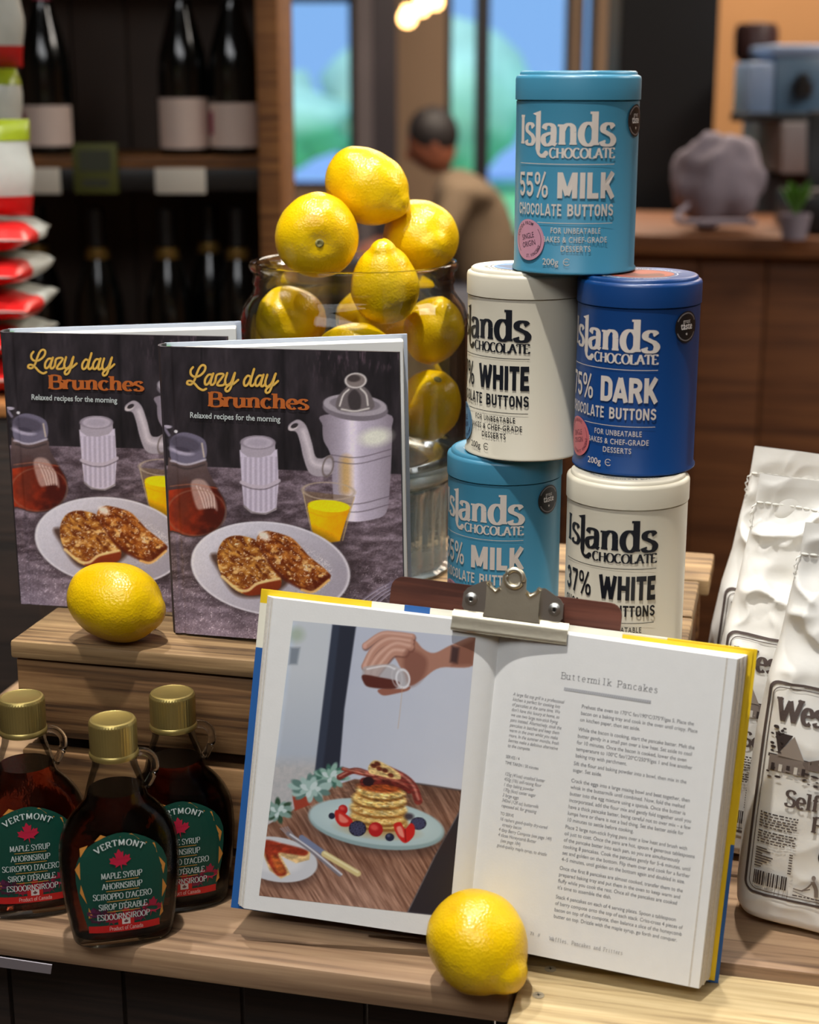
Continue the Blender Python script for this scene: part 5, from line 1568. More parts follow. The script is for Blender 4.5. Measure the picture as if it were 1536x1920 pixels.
    a.poly([(1150, 380), (1190, 390), (1180, 470), (1140, 462)], (62, 42, 42), 16, .9)
    fing = [([(940, 335), (860, 325), (780, 325), (695, 378)], 34), ([(930, 360), (820, 350), (740, 400), (695, 480)], 40), ([(930, 385), (850, 375), (770, 430), (712, 512)], 42), ([(900, 410), (840, 410), (790, 460), (745, 515)], 44)]
    for p, w in fing:
        a.stroke([(x + 3, y + 6) for x, y in p], w + 4, (112, 70, 60), 10, .8); a.stroke(p, w, (188, 140, 122), 8); a.stroke([(x - 2, y - w * .18) for x, y in p], w * .3, (222, 182, 166), 14, .8)
        a.ell(p[-1][0] - 3, p[-1][1] + 2, 10, 13, (214, 166, 154), 20, 6, .8)
    a.poly([(900, 420), (950, 400), (1020, 450), (1000, 540), (930, 585), (900, 520)], (122, 76, 64), 26, .7, True)
    a.poly([(760, 605), (800, 592), (880, 596), (930, 585), (920, 605), (850, 622), (790, 630)], (150, 96, 80), 8, 1, True)
    a.poly([(680, 500), (705, 480), (830, 470), (870, 490), (905, 500), (930, 545), (905, 590), (850, 595), (720, 590), (685, 560)], (176, 170, 172), 8, .75, True)
    a.poly([(682, 525), (760, 535), (870, 560), (850, 595), (720, 588), (685, 560)], (84, 34, 26), 8, .95, True)
    a.ring(893, 545, 34, 46, 10, (226, 226, 232), -10, 6, .9); a.ring(862, 538, 26, 48, 6, (200, 196, 200), -10, 6, .7); a.stroke([(705, 495), (800, 480), (850, 495)], 8, (240, 240, 244), 8, .8)
    a.stroke([(890, 590), (882, 680), (868, 800)], 4, (196, 160, 130), 4, .5)
    return s2l_np(a.C)
pc = []
for (px, py) in ((487, 1682), (843, 1722.5), (891.5, 1200.4), (550.5, 1168.5)):
    x, y = apply_h(H_L, np.array([float(px)]), np.array([float(py)])); pc.append((float(x[0]), float(y[0])))
_nu2, _nv2 = 280, 390
u2, v2 = np.meshgrid(np.linspace(0, 1, _nu2), np.linspace(0, 1, _nv2))
H_pic = homog(CUV, [(133, 1700), (1137, 1815), (1275, 340), (312, 250)])
axx, ayy = apply_h(H_pic, u2, v2)
pu = (pc[0][0] * (1 - u2) + pc[1][0] * u2) * (1 - v2) + (pc[3][0] * (1 - u2) + pc[2][0] * u2) * v2
pv = (pc[0][1] * (1 - u2) + pc[1][1] * u2) * (1 - v2) + (pc[3][1] * (1 - u2) + pc[2][1] * u2) * v2
grid('pancake_photograph', pageL(pu, pv, .012), 'print_cover', lb, pancake_art(axx, ayy))

# clipboard standing behind the book
CB = empty('clipboard', (4.2, 103.45, -17.68)); CB.rotation_euler = OBM.to_euler()
tag(CB, 'brown clipboard with a steel clip gripping the open recipe book', 'clipboard')
P('clip_steel', (214, 206, 184), 0.4, metal=1.0, var=(40, 0.1), bump=(300, 0.05))
P('rivet_steel', (216, 214, 208), 0.3, metal=1.0, var=(40, 0.05))
def rrect(x0, z0, x1, z1, r, n=5):
    pts = []
    for cx, cz, a0 in ((x1 - r, z1 - r, 0), (x0 + r, z1 - r, 90), (x0 + r, z0 + r, 180), (x1 - r, z0 + r, 270)):
        for k in range(n + 1):
            a = R(a0 + 90 * k / n); pts.append((cx + r * math.cos(a), cz + r * math.sin(a)))
    return pts
fixn(mk('board', *prism_vf(rrect(-8.3, .55, 8.7, 25.4, .9), 0, .32), 'brown_board', CB, (0, 2.12, 0), (0, 0, R(-13.2))))
CLIP = (0.55, 0, 22.4)
def cl(name, poly, y0, y1, mat, sm=30):
    return fixn(mk(name, *prism_vf(poly, y0, y1), mat, clip, smooth=sm))
clip = bpy.data.objects.new('clip', None); COL.objects.link(clip); clip.parent = CB
clip.location = (0.55 / 100, -0.55 / 100, 22.35 / 100); clip.rotation_euler = (0, 0, R(-12.5))
# jaw bar with a rolled lip: an extruded profile
prof = [(-.10, 0.0), (-.32, .12), (-.34, .3), (-.16, .75), (-.22, 1.0), (-.05, 1.35), (.25, 1.5), (.25, 1.38), (.05, 1.2), (-.06, 1.0), (-.02, .7), (-.2, .3), (-.05, .1)]
V = [(x, y, z) for x in (-4.15, 4.15) for (y, z) in prof]
n = len(prof)
F = [(i, (i + 1) % n, n + (i + 1) % n, n + i) for i in range(n)] + [tuple(reversed(range(n))), tuple(range(n, 2 * n))]
fixn(mk('jaw_bar', V, F, 'clip_steel', clip, smooth=40))
pl = [(-2.0, 1.3), (2.15, 1.3), (1.95, 1.8), (1.92, 3.4), (1.98, 3.75), (1.78, 3.85), (1.6, 3.55), (1.25, 3.3), (.9, 3.55), (.85, 4.3), (.5, 4.8), (0, 4.95), (-.5, 4.8), (-.85, 4.3), (-.9, 3.6), (-1.25, 3.35), (-1.6, 3.6), (-1.76, 3.9), (-1.96, 3.8), (-1.9, 3.4), (-1.86, 1.8)]
cl('clip_plate', pl, -.16, -.02, 'clip_steel')
tv, tf = tube_vf([(.62 * math.cos(a), -.2, 4.25 + .62 * math.sin(a)) for a in np.linspace(0, 2 * math.pi, 25)[:-1]], .2, 10, True)
mk('hanging_ring', tv, tf, 'clip_steel', clip, smooth=True)
tv, tf = tube_vf([(-1.85, -.18, 3.7), (-1.6, -.2, 3.4), (-1.25, -.22, 3.15), (-.95, -.2, 3.4)], .1, 8); mk('rolled_edge', tv, tf, 'clip_steel', clip, smooth=True)
tv, tf = tube_vf([(1.85, -.18, 3.65), (1.6, -.2, 3.35), (1.25, -.22, 3.1), (.95, -.2, 3.35)], .1, 8); mk('rolled_edge', tv, tf, 'clip_steel', clip, smooth=True)
for sgn in (-1, 1):
    wing = [(sgn * 1.6, 1.4), (sgn * 3.3, 1.35), (sgn * 3.62, 1.75), (sgn * 3.6, 2.75), (sgn * 3.35, 3.1), (sgn * 2.2, 3.75), (sgn * 1.6, 3.7)]
    cl('base_wing', wing, .35, .45, 'rivet_steel')
    lathe('rivet', [(0.001, .16), (.16, .16), (.2, .2), (.42, .14), (.46, 0)], 'rivet_steel', clip, (sgn * 3.0, .34, 2.35), 20, (R(90), 0, 0), 40)
    lathe('rivet_hole', [(0.001, .2), (.13, .2)], 'screw_hole', clip, (sgn * 3.0, .33, 2.35), 12, (R(90), 0, 0), cb=False)
# the back plate reaches over the pages to the board
V = [(x, y, z) for x in (-3.4, 3.4) for (y, z) in ((.4, 1.3), (.4, 2.2), (2.45, 2.6), (2.45, 1.7))]
fixn(mk('back_plate', V, [(0, 1, 2, 3), (7, 6, 5, 4), (0, 4, 5, 1), (1, 5, 6, 2), (2, 6, 7, 3), (3, 7, 4, 0)], 'rivet_steel', clip))

# ================================================================== maple syrup bottles
CLEAR('bottle_glass', (0.95, 0.96, 0.945), ior=1.24)
GLASS('handle_glass', (0.97, 0.98, 0.96), 1.4, 0.02)
GLASS('syrup', (0.9, 0.6, 0.4), 1.38, 0.0, ((0.50, 0.13, 0.05), 110.0))
P('cap_gold', (190, 170, 104), 0.34, metal=0.85, var=(60, 0.08))
P('thick_glass', (206, 214, 200), 0.1, var=(30, 0.1))
BROWS = [(0, 3.2, 1.9, 2.4), (.12, 3.5, 2.15, 2.4), (.4, 3.65, 2.28, 2.4), (1.5, 3.86, 2.4, 2.5), (3, 4.1, 2.5, 2.6), (4.5, 4.3, 2.56, 2.6), (6, 4.38, 2.6, 2.6), (7.3, 4.33, 2.6, 2.6), (8.3, 4.15, 2.58, 2.5), (9.1, 3.8, 2.5, 2.4), (9.8, 3.3, 2.38, 2.3), (10.3, 2.8, 2.25, 2.1), (10.65, 2.42, 2.12, 2.0), (10.9, 2.3, 2.05, 2.0), (11.3, 2.22, 2.05, 2.0), (12.2, 1.98, 1.95, 2.0), (13.2, 1.66, 1.66, 2.0), (14.2, 1.5, 1.5, 2.0), (15.2, 1.45, 1.45, 2.0)]
BROWS = [(z, a, b * (.79 if z < 9.5 else .79 + .21 * min(1, (z - 9.5) / 1.6)), e) for (z, a, b, e) in BROWS]
_bz = np.array([r[0] for r in BROWS])
def brow(z):
    return [np.interp(z, _bz, [r[k] for r in BROWS]) for k in (1, 2, 3)]
def flask_vf(rows, n=64):
    V, F = [], []
    for (z, a, b, e) in rows:
        for k in range(n):
            t = 2 * math.pi * k / n
            c, s = math.cos(t), math.sin(t)
            V.append((a * math.copysign(abs(c) ** (2 / e), c), b * math.copysign(abs(s) ** (2 / e), s), z))
    for i in range(len(rows) - 1):
        for k in range(n):
            p, q = i * n + k, i * n + (k + 1) % n
            F.append((p, q, q + n, p + n))
    return V, F, n
def flask(name, rows, mat, parent, caps=(True, True)):
    V, F, n = flask_vf(rows)
    if caps[0]: F.append(tuple(reversed(range(n))))
    if caps[1]: F.append(tuple((len(rows) - 1) * n + k for k in range(n)))
    return mk(name, V, F, mat, parent, smooth=50)
_zz = list(np.linspace(0, .4, 3)) + list(np.linspace(.9, 15.0, 40))
def rows_at(zs, inset=0.0):
    out = []
    for z in zs:
        a, b, e = brow(z); out.append((z, float(a) - inset, float(b) - inset, float(e)))
    return out
LEAF = [(0, -1.0), (.06, -.45), (.5, -.62), (.42, -.42), (.95, -.12), (.8, 0), (.9, .32), (.62, .26), (.56, .4), (.3, .16), (.4, .72), (.22, .62), (0, 1.0)]
LEAF = LEAF + [(-x, y) for x, y in reversed(LEAF[1:-1])]
def lab(zx, zy):
    return ((zx - 486) / 101.8, 1.45 + (1715 - (zy + .125 * (zx - 490))) / 98.5)
def syrup_label():
    k = Ink()
    G = (18, 72, 58); OR = (212, 142, 62); WH = (214, 224, 220)
    zs = np.array([1.45, 2.5, 4, 5.5, 6.5, 7.3, 7.9, 8.35, 8.65, 8.85, 9.0]); hw = np.array([2.52, 2.78, 3.12, 3.3, 3.28, 3.02, 2.58, 2.0, 1.45, .95, .25])
    zf = np.linspace(1.45, 9.0, 34); hf = np.interp(zf, zs, hw)
    V = []; nx = 13
    for z, h in zip(zf, hf):
        for i in range(nx): V.append((-h + 2 * h * i / (nx - 1), z))
    F = [(j * nx + i, j * nx + i + 1, (j + 1) * nx + i + 1, (j + 1) * nx + i) for j in range(33) for i in range(nx - 1)]
    k.add(V, F, G)
    for q in ([(298, 1045), (345, 993), (410, 1010)], [(478, 1003), (568, 975), (625, 1018)], [(665, 1038), (735, 1050), (750, 1125)], [(762, 1155), (808, 1215), (790, 1290)], [(782, 1325), (812, 1390), (772, 1468)], [(770, 1500), (778, 1585), (748, 1618)], [(250, 1075), (190, 1105), (192, 1170)], [(186, 1205), (148, 1268), (183, 1340)], [(185, 1375), (175, 1440), (222, 1518)], [(232, 1545), (228, 1630), (262, 1620)]):
        k.poly([lab(*p) for p in q], OR)
    # autumn leaves behind the red band
    for (x, z, s, r, c) in ((-1.75, 2.75, .85, .5, (70, 30, 52)), (-.9, 2.55, .7, -.4, (150, 30, 52)), (.2, 2.75, .7, .2, (176, 30, 44)), (1.2, 2.6, .7, .6, (120, 30, 60)), (2.05, 3.05, .8, -.2, (166, 34, 62)), (-2.2, 3.0, .5, 0, (92, 34, 70))):
        k.poly([(x + s * (p * math.cos(r) - q * math.sin(r)), z + s * (p * math.sin(r) + q * math.cos(r))) for p, q in LEAF], c)
    k.rect(-2.56, 1.45, 2.56, 2.0, (206, 36, 34), nu=12)
    k.rect(-.17, 2.0, .43, 2.44, (232, 222, 216)); k.rect(-.45, 2.0, -.17, 2.44, (206, 36, 34)); k.rect(.43, 2.0, .71, 2.44, (206, 36, 34))
    k.poly([(.13 + .18 * p, 2.22 + .18 * q) for p, q in LEAF], (120, 60, 60))
    k.serif('Product of Canada', -1.1, 1.58, 1.35, 1.88, (236, 206, 196), thick=.12, thin=.07, ser=.08, st=.05)
    r = .12
    k.poly([(-.1 + .84 * (p * math.cos(r) - q * math.sin(r)), 7.02 + .84 * (p * math.sin(r) + q * math.cos(r))) for p, q in LEAF], (196, 34, 66))
    k.arc('VERTMONT', -.05, 5.2, 2.9, R(91), .44, WH, serif=dict(thick=.2, thin=.09, ser=.1, st=.06, track=.12), xs=1.0)
    for i, (s, w) in enumerate((('MAPLE SYRUP', 2.95), ('AHORNSIRUP', 2.9), ("SCIROPPO D'ACERO", 4.25), ("SIROP D'ÉRABLE", 3.5), ('ESDOORNSIROOP', 3.8))):
        z = 5.66 - i * .79
        k.serif(s, -w / 2 - .05, z, w / 2 - .05, z + .44, WH, thick=.17, thin=.075, ser=.1, st=.055)
        if i < 4: k.line(np.linspace((-1.2, z - .16), (1.15, z - .16), 8), .05, (206, 150, 60))
    return k
def front_of(u, z, o):
    a, b, e = brow(z)
    y = -(b) * np.clip(1 - np.abs(u / a) ** e, 0, 1) ** (1 / e)
    return np.stack([u, y - o, z], 1)
def make_bottle(label, loc, rz):
    t = empty('syrup_bottle', loc, rz)
    tag(t, label, 'bottle', 'maple syrup bottles on the table')
    t.scale = (1, 1, 1.045)
    flask('glass_flask', rows_at(_zz), 'bottle_glass', t, (True, False))
    zi = [.55, .62, .8] + list(np.linspace(1.2, 11.55, 26))
    rr = rows_at(zi, .16); rr[0] = (rr[0][0], rr[0][1] - .5, rr[0][2] - .45, rr[0][3]); rr[1] = (rr[1][0], rr[1][1] - .15, rr[1][2] - .15, rr[1][3])
    flask('syrup', rr, 'syrup', t)
    syrup_label().build('paper_label', front_of, 'print_gloss', t, base=.03, lift=.0012)
    # small looped handle at the neck
    path = [(1.45, 0, 13.95), (1.85, 0, 14.05), (2.45, 0, 13.85), (2.85, 0, 13.3), (2.86, 0, 12.6), (2.55, 0, 11.95), (2.2, 0, 11.4)]
    tv, tf = tube_vf([tuple(p) for p in spline(path, 4)], .3, 12)
    mk('loop_handle', tv, tf, 'handle_glass', t, smooth=True)
    # ribbed gold cap
    V, F = [], []; nr = 150
    for (r, z, am) in ((1.62, 13.95, 0), (1.76, 14.0, 0), (1.8, 14.15, 0), (1.76, 14.32, 0), (1.7, 14.4, 0), (1.72, 14.5, .04), (1.72, 16.35, .04), (1.7, 16.5, .0), (1.6, 16.66, 0), (1.45, 16.7, 0), (1.35, 16.66, 0)):
        for k in range(nr):
            a = 2 * math.pi * k / nr; q = r - am * (k % 3 == 0)
            V.append((q * math.cos(a), q * math.sin(a), z))
    for i in range(10):
        for k in range(nr):
            p, q = i * nr + k, i * nr + (k + 1) % nr
            F.append((p, q, q + nr, p + nr))
    F.append(tuple(10 * nr + k for k in range(nr)))
    mk('screw_cap', V, F, 'cap_gold', t, smooth=35)
    return t
sb = make_bottle('maple syrup bottle nearest the table edge, label in full view', (-21.35, 107.15, TS + .02), 15)
def bcopy(label, loc, rz):
    c = copy_tree(sb); c.location = W(loc); c.rotation_euler = (0, 0, R(rz)); c['label'] = label
    return c
bcopy('maple syrup bottle at the left edge of the picture', (-28.9, 111.4, TS + .02), 13)
bcopy('maple syrup bottle standing behind against the crate', (-17.8, 112.3, TS + .02), 15)
bcopy('maple syrup bottle almost wholly outside the left edge', (-37.4, 113.6, TS + .02), 13)

# ================================================================== flour bags
P('flour_paper', (226, 224, 218), 0.6, spec=0.3, var=(14, 0.03), bump=(60, 0.25))
P('bag_thread', (232, 230, 222), 0.8)
def bag_shape(seed, Wb=13.4, Db=8.4, Hb=29.5, Wt=10.2, crum=1.35):
    off = seed * 13.7
    zk = np.array([0, .5, 2, 8, 14, 18, 21, 24, 27, Hb])
    wk = np.array([Wb - .9, Wb - .3, Wb, Wb + .2, Wb - .1, Wb - .8, Wb - 1.8, Wt + .9, Wt + .2, Wt])
    dk = np.array([Db - .8, Db - .3, Db, Db + .3, Db, Db * .86, Db * .6, Db * .3, .9, .25])
    def wd(z): return np.interp(z, zk, wk), np.interp(z, zk, dk)
    def crumple(x, z):
        up = np.clip((z - 15) / 6, 0.1, 1) * np.clip((Hb - z) / 4, 0.15, 1)
        r1 = 1 - 2 * np.abs(fbm((x + z * .6) / 5.5 + off, (z - x * .5) / 4.5 + off, 2, 3) - .5)
        r2 = 1 - 2 * np.abs(fbm((x - z * .4) / 2.6 + off, (z + x * .3) / 2.8, 2, 8) - .5)
        return crum * up * ((r1 ** 3 - .5) * 1.1 + (r2 ** 3 - .5) * .35) + .12 * (fbm(x / 3 + off, z / 3, 2, 5) - .5)
    def front(s, z, side=-1):
        w, d = wd(z)
        x = s * w / 2
        prof = np.clip(1 - np.abs(s) ** 7, 0, 1) ** .42
        return x, side * (d / 2 * prof + .02) - crumple(x, z) * np.clip(1 - np.abs(s) ** 8, 0, 1) * (1 if side < 0 else -.7)
    return wd, front, Hb
def make_bag(label, loc, rot, seed, printed=True, **kw):
    t = empty('flour_bag', loc, rot=rot)
    tag(t, label, 'flour bag', 'white paper flour bags beside the recipe book')
    wd, front, Hb = bag_shape(seed, **kw)
    ns, nz = 110, 170
    s = np.sin(np.linspace(-1, 1, ns) * math.pi / 2); z = np.linspace(0, Hb, nz)
    S, Z = np.meshgrid(s, z)
    xf, yf = front(S, Z, -1); xb, yb = front(S, Z, 1)
    P1_ = np.stack([xf, yf, Z], -1); P2_ = np.stack([xb, yb, Z], -1)[:, ::-1]
    # folded-under bottom corners
    PT = np.concatenate([P1_, P2_[:, 1:-1]], 1)
    o = grid('paper_bag', PT, 'flour_paper', t, wrap_u=True)
    bm = bmesh.new(); bm.from_mesh(o.data); bm.verts.ensure_lookup_table()
    nu = PT.shape[1]
    bm.faces.new([bm.verts[k] for k in reversed(range(nu))])
    bm.to_mesh(o.data); bm.free()
    # stitched seam under the top edge
    zs = Hb - 2.3
    nst = 17
    for k in range(nst):
        s0, s1 = -.985 + 1.97 * (k + .08) / nst, -.985 + 1.97 * (k + .92) / nst
        pts = []
        for j in range(4):
            ss = s0 + (s1 - s0) * j / 3
            x, y = front(np.array(ss), np.array(zs), -1); pts.append((float(x), float(y) - .05, zs + .02 * math.sin(k * 3)))
        tv, tf = tube_vf(pts, [.05, .1, .1, .05], 6); mk('stitch', tv, tf, 'bag_thread', t, smooth=True)
    x, y = front(np.array(-.985), np.array(zs), -1)
    tail = [(float(x), float(y) - .06, zs)] + [(float(x) - .15 - .12 * math.sin(k * .9), float(y) - .25 + .05 * math.cos(k), zs - .55 * k) for k in range(1, 12)]
    pts = []
    for k in range(len(tail) * 3 - 2):
        i = min(k // 3, len(tail) - 2); f = (k - 3 * i) / 3
        p = [tail[i][q] * (1 - f) + tail[i + 1][q] * f for q in range(3)]
        pts.append((p[0] + .1 * math.sin(k * 2.1), p[1] + .06 * math.cos(k * 2.1), p[2]))
    tv, tf = tube_vf(pts, .055, 6)
    if printed: mk('thread_tail', tv, tf, 'bag_thread', t, smooth=True)
    k = Ink(); C = (84, 72, 68); D = (58, 48, 46); M_ = (128, 116, 108)
    def rr(x0, z0, x1, z1, r, w, c):
        p = rrect(x0, z0, x1, z1, r, 6); p = p + [p[0]]
        q = []
        for i in range(len(p) - 1):
            for f in np.linspace(0, 1, 12, endpoint=False): q.append((p[i][0] * (1 - f) + p[i + 1][0] * f, p[i][1] * (1 - f) + p[i + 1][1] * f))
        q.append(p[0]); k.line(np.array(q), w, c)
    rr(-5.75, 2.2, 5.75, 18.3, .7, .2, C); rr(-5.45, 2.5, 5.45, 18.0, .6, .06, C)
    k.serif('Wessex', -5.0, 15.7, 1.1, 17.3, C, thick=.25, thin=.11, ser=.17, st=.1)
    k.serif('Mill', 1.9, 15.7, 5.0, 17.3, C, thick=.25, thin=.11, ser=.17, st=.1)
    # engraved mill scene
    v0 = len(k.V)
    rs = random.Random(5)
    def hatch(poly, c, n=14):
        k.poly(poly, c)
        xs = [p[0] for p in poly]; zs_ = [p[1] for p in poly]
        for i in range(n):
            x_ = rs.uniform(min(xs), max(xs)); z_ = rs.uniform(min(zs_), max(zs_))
    hatch([(-4.6, 12.4), (-3.5, 14.8), (-2.6, 12.3)], (150, 138, 128)); k.poly([(-4.9, 14.9), (-3.6, 14.85), (-4.5, 12.6)], D)
    for i in range(16):
        x_ = -5.1 + rs.uniform(0, .9); z_ = 12.6 + rs.uniform(0, 3); k.disc(x_, z_, rs.uniform(.1, .22), rs.uniform(.08, .18), D, n=7, rings=1)
    k.rect(-5.1, 10.6, -2.2, 12.35, M_); k.rect(-5.2, 12.1, -2.1, 12.45, D)
    for i in range(5): k.rect(-4.9 + i * .55, 10.7, -4.65 + i * .55, 11.5, (206, 200, 190) if i % 2 else D)
    k.rect(-1.5, 12.8, 2.4, 14.7, (108, 96, 90)); k.poly([(-1.5, 14.7), (-1.0, 15.2), (2.2, 15.2), (2.4, 14.7)], M_); k.poly([(.25, 15.2), (.5, 15.7), (.75, 15.2)], D)
    for i in range(3): k.disc(-.9 + i * 1.25, 13.6, .42, .55, D, n=12, rings=1); k.disc(-.9 + i * 1.25, 13.4, .22, .3, (190, 182, 172), n=10, rings=1)
    k.poly([(-2.7, 12.2), (-1.3, 13.0), (.3, 12.0), (-.2, 11.4), (-2.4, 11.5)], (112, 100, 94)); k.disc(-1.4, 12.35, .18, .18, (190, 180, 168), n=10, rings=1)
    k.poly([(-.4, 11.5), (1.6, 12.6), (3.6, 12.2), (3.8, 11.2), (-.2, 11.0)], (176, 166, 154)); k.rect(-.1, 9.9, 3.6, 11.1, (188, 180, 168))
    for i in range(3): k.rect(.4 + i * 1.1, 10.5, .62 + i * 1.1, 11.0, D)
    k.lay += 1
    for i in range(46):
        k.lay -= .9
        x_ = rs.uniform(-5.2, 4.6); z_ = 10.2 + rs.uniform(-.5, .9) * (1 if x_ < 0 else .4); k.disc(x_, z_, rs.uniform(.08, .3), rs.uniform(.06, .16), (D, C, M_, (150, 140, 130))[i % 4], n=7, rings=1)
    for q in k.V[v0:]: q[:, 1] = 11.4 + (q[:, 1] - 9.9) * .68
    k.serif('Self-Raising', -3.6, 9.5, 4.1, 10.7, C, thick=.22, thin=.1, ser=.15, st=.09)
    k.serif('Flour', -1.5, 7.9, 2.0, 9.1, C, thick=.22, thin=.1, ser=.15, st=.09)
    # small print
    def small(x0, x1, z, n, bold_first=True):
        k.hold = True
        for i in range(n):
            xx = x0; w_end = x1 - (rs.uniform(0, .8) if i == n - 1 else 0)
            while xx < w_end - .1:
                L = min(rs.uniform(.12, .42), w_end - xx); k.rect(xx, z - i * .21, xx + L, z - i * .21 + .1, C if not (bold_first and i == 0) else D); xx += L + .09
        k.hold = False
    small(-5.2, -2.45, 8.6, 6); small(-5.2, -2.45, 7.15, 5)
    for i in range(8): k.rect(-5.2, 5.8 - i * .21, -5.2 + (.8, 1.1, .5, 1.3, 1.2, .9, .6, .5)[i], 5.9 - i * .21, C); k.rect(-2.75, 5.8 - i * .21, -2.5, 5.9 - i * .21, C)
    xx = -5.15
    while xx < -2.75:
        w_ = rs.choice((.04, .08, .12)); k.rect(xx, 2.95, xx + w_, 4.05, D); xx += w_ + rs.choice((.05, .08))
    k.run('5 060031 580127', -5.2, 2.66, .24, C, xs=.95)
    taste_seal(k, .25, 6.2, 1.0)
    # little sower figure and the address line
    for q, w_ in (([(-1.6, 3.2), (-1.2, 3.6), (-.9, 4.1)], .12), ([(-2.2, 3.3), (-1.6, 3.25), (-1.0, 3.5)], .1), ([(-.9, 4.2), (-.6, 3.6), (-.5, 2.95)], .3)): k.line(spline(q, 5), w_, M_)
    k.disc(-.85, 4.45, .16, .2, M_, n=10, rings=1)
    k.line(spline([(-2.2, 3.1), (-1.2, 2.85), (0, 2.8), (1.2, 2.95)], 5), .05, C)
    small(-2.2, 3.2, 2.72, 1, False)
    def fm(u, zz, o):
        w, d = wd(zz)
        x, y = front(np.clip(u / (w / 2), -1, 1), zz, -1)
        return np.stack([u, y - o, zz], 1)
    k.build('printed_label', fm, 'print_matt', o, base=.13, lift=.0012)
    return t
BZ = TS + 1.15
make_bag('flour bag in front with grey printed label, nearest the recipe book', (31.4, 108.9, BZ), (R(-3), R(3.0), R(-21)), 1)
make_bag('flour bag second from the front, its stitched top lit white', (30.3, 120.3, BZ), (R(-2), R(3.5), R(-18)), 2, True, Hb=30.5)
make_bag('flour bag farthest back with the tallest stitched top', (31.8, 131.5, BZ), (R(-2), R(4.5), R(-15)), 3, True, Hb=30.2)

# ================================================================== background of the shop
# ---- wine rack behind on the left (runs off the left edge)
WZ = [-50.5, -10.0, 30.3]
RX0, RX1 = -112.0, -21.5
rack = empty('wine_rack', (-66, 275, -ZB)); tag(rack, 'wooden wine rack with dark back behind the cookbooks', 'rack')
def rk(name, x0, x1, y0, y1, z0, z1, mat, bev=.15):
    return box(name, ((x0 + x1) / 2 + 66, (y0 + y1) / 2 - 275, (z0 + z1) / 2 + ZB), (x1 - x0, y1 - y0, z1 - z0), mat, rack, bev)
P('rail_black', (26, 25, 26), 0.4, var=(20, 0.1)); P('rack_back', (74, 58, 48), 0.7, var=(6, 0.2))
rk('back_panel', RX0, RX1, 305.5, 306.5, -95, 92, 'rack_back')
for k in range(9):
    rk('back_board', RX0 + k * 10.1, RX0 + k * 10.1 + 9.8, 304, 305.4, -90, 90, 'rack_back')
rk('upright', RX1 - 3.6, RX1, 272, 306, -95, 92, 'rack_wood'); rk('upright', RX0 - 3.6, RX0, 272, 306, -95, 92, 'rack_wood')
for z in WZ + [72]:
    rk('shelf_board', RX0, RX1 - 3.6, 274, 304, z - 2.2, z, 'rack_wood')
    rk('price_rail', RX0, RX1 - 3.6, 272.6, 274, z - 5.6, z - 1.9, 'rail_black')
P('ticket_white', (240, 234, 220), 0.6); P('ticket_green', (92, 96, 40), 0.6); P('ticket_dark', (70, 74, 58), 0.6)
def ticket(label, x, z, w, h, mat):
    t = box('shelf_ticket', (x, 271.9, z), (w, .3, h), mat, None, .05); tag(t, label, 'price ticket', 'price tickets on the wine rack'); return t
ticket('white price ticket at the left of the wine rack rail', -63.0, 26.4, 9.6, 4.2, 'ticket_white')
ticket('white price ticket under the pink-labelled pair of bottles', -38.2, 26.4, 8.4, 4.2, 'ticket_white')
ticket('white price ticket on the lowest rail at the left edge', -71.5, -54.4, 9.0, 4.2, 'ticket_white')
gt = box('shelf_sign', (-52.2, 271.7, 28.4), (7.4, .4, 8.2), 'ticket_green', None, .1); tag(gt, 'olive framed notice hung over the wine rack rail', 'sign')
box('sign_panel', (0, -.24, 1.3), (5.2, .1, 3.4), 'ticket_dark', gt, .0); box('sign_panel', (0, -.24, -2.3), (4.4, .1, 1.2), 'ticket_dark', gt, .0)
P('wine_glass', (12, 14, 13), 0.12, var=(6, 0.1), spec=0.6)
P('foil_pink', (196, 84, 110), 0.4, metal=0.3); P('foil_black', (16, 15, 17), 0.35); P('foil_gold', (150, 120, 62), 0.35, metal=0.6); P('label_blush', (240, 218, 206), 0.6); P('label_white', (206, 208, 204), 0.6); P('label_magenta', (176, 70, 100), 0.5)
def wine(label, x, y, z, foil, lab_mat, lz=(3, 10), mag=True, ring=None, r=4.2):
    t = empty('wine_bottle', (x, y, z)); tag(t, label, 'bottle', 'dark bottles on the wine rack')
    k = r / 4.2
    lathe('bottle_glass', [(3.6 * k, 0), (4.1 * k, .3), (4.2 * k, 1), (4.2 * k, 13.5), (3.9 * k, 16.5), (2.9 * k, 20.2), (1.9 * k, 23.4), (1.55 * k, 25), (1.5 * k, 31)], 'wine_glass', t, n=32, smooth=60)
    lathe('neck_foil', [(1.62 * k, 25.2), (1.56 * k, 25.5), (1.56 * k, 31.2), (1.3 * k, 31.5), (0.01, 31.5)], foil, t, n=24, smooth=40)
    if ring: lathe('neck_band', [(2.15 * k, 22.8), (2.2 * k, 22.9), (1.85 * k, 24.6), (1.7 * k, 24.7)], ring, t, n=24, smooth=40, cb=False, ct=False)
    if lab_mat:
        V, F = [], []
        n = 22
        for zz in lz:
            for i in range(n + 1):
                a = R(-78 + 156 * i / n); V.append((4.24 * k * math.sin(a), -4.24 * k * math.cos(a), zz))
        F = [(i, i + 1, n + 2 + i, n + 1 + i) for i in range(n)]
        l = mk('paper_label', V, F, lab_mat, t, smooth=True)
        if mag:
            V = []
            for zz in (lz[0] + 2, lz[1] - 1.4):
                for i in range(5):
                    a = R(-72 + 24 * i / 4); V.append((4.27 * k * math.sin(a), -4.27 * k * math.cos(a), zz))
            mk('label_emblem', V, [(i, i + 1, 6 + i, 5 + i) for i in range(4)], 'label_magenta', l)
    return t
SU = WZ[2]; SM = WZ[1]; SL = WZ[0]
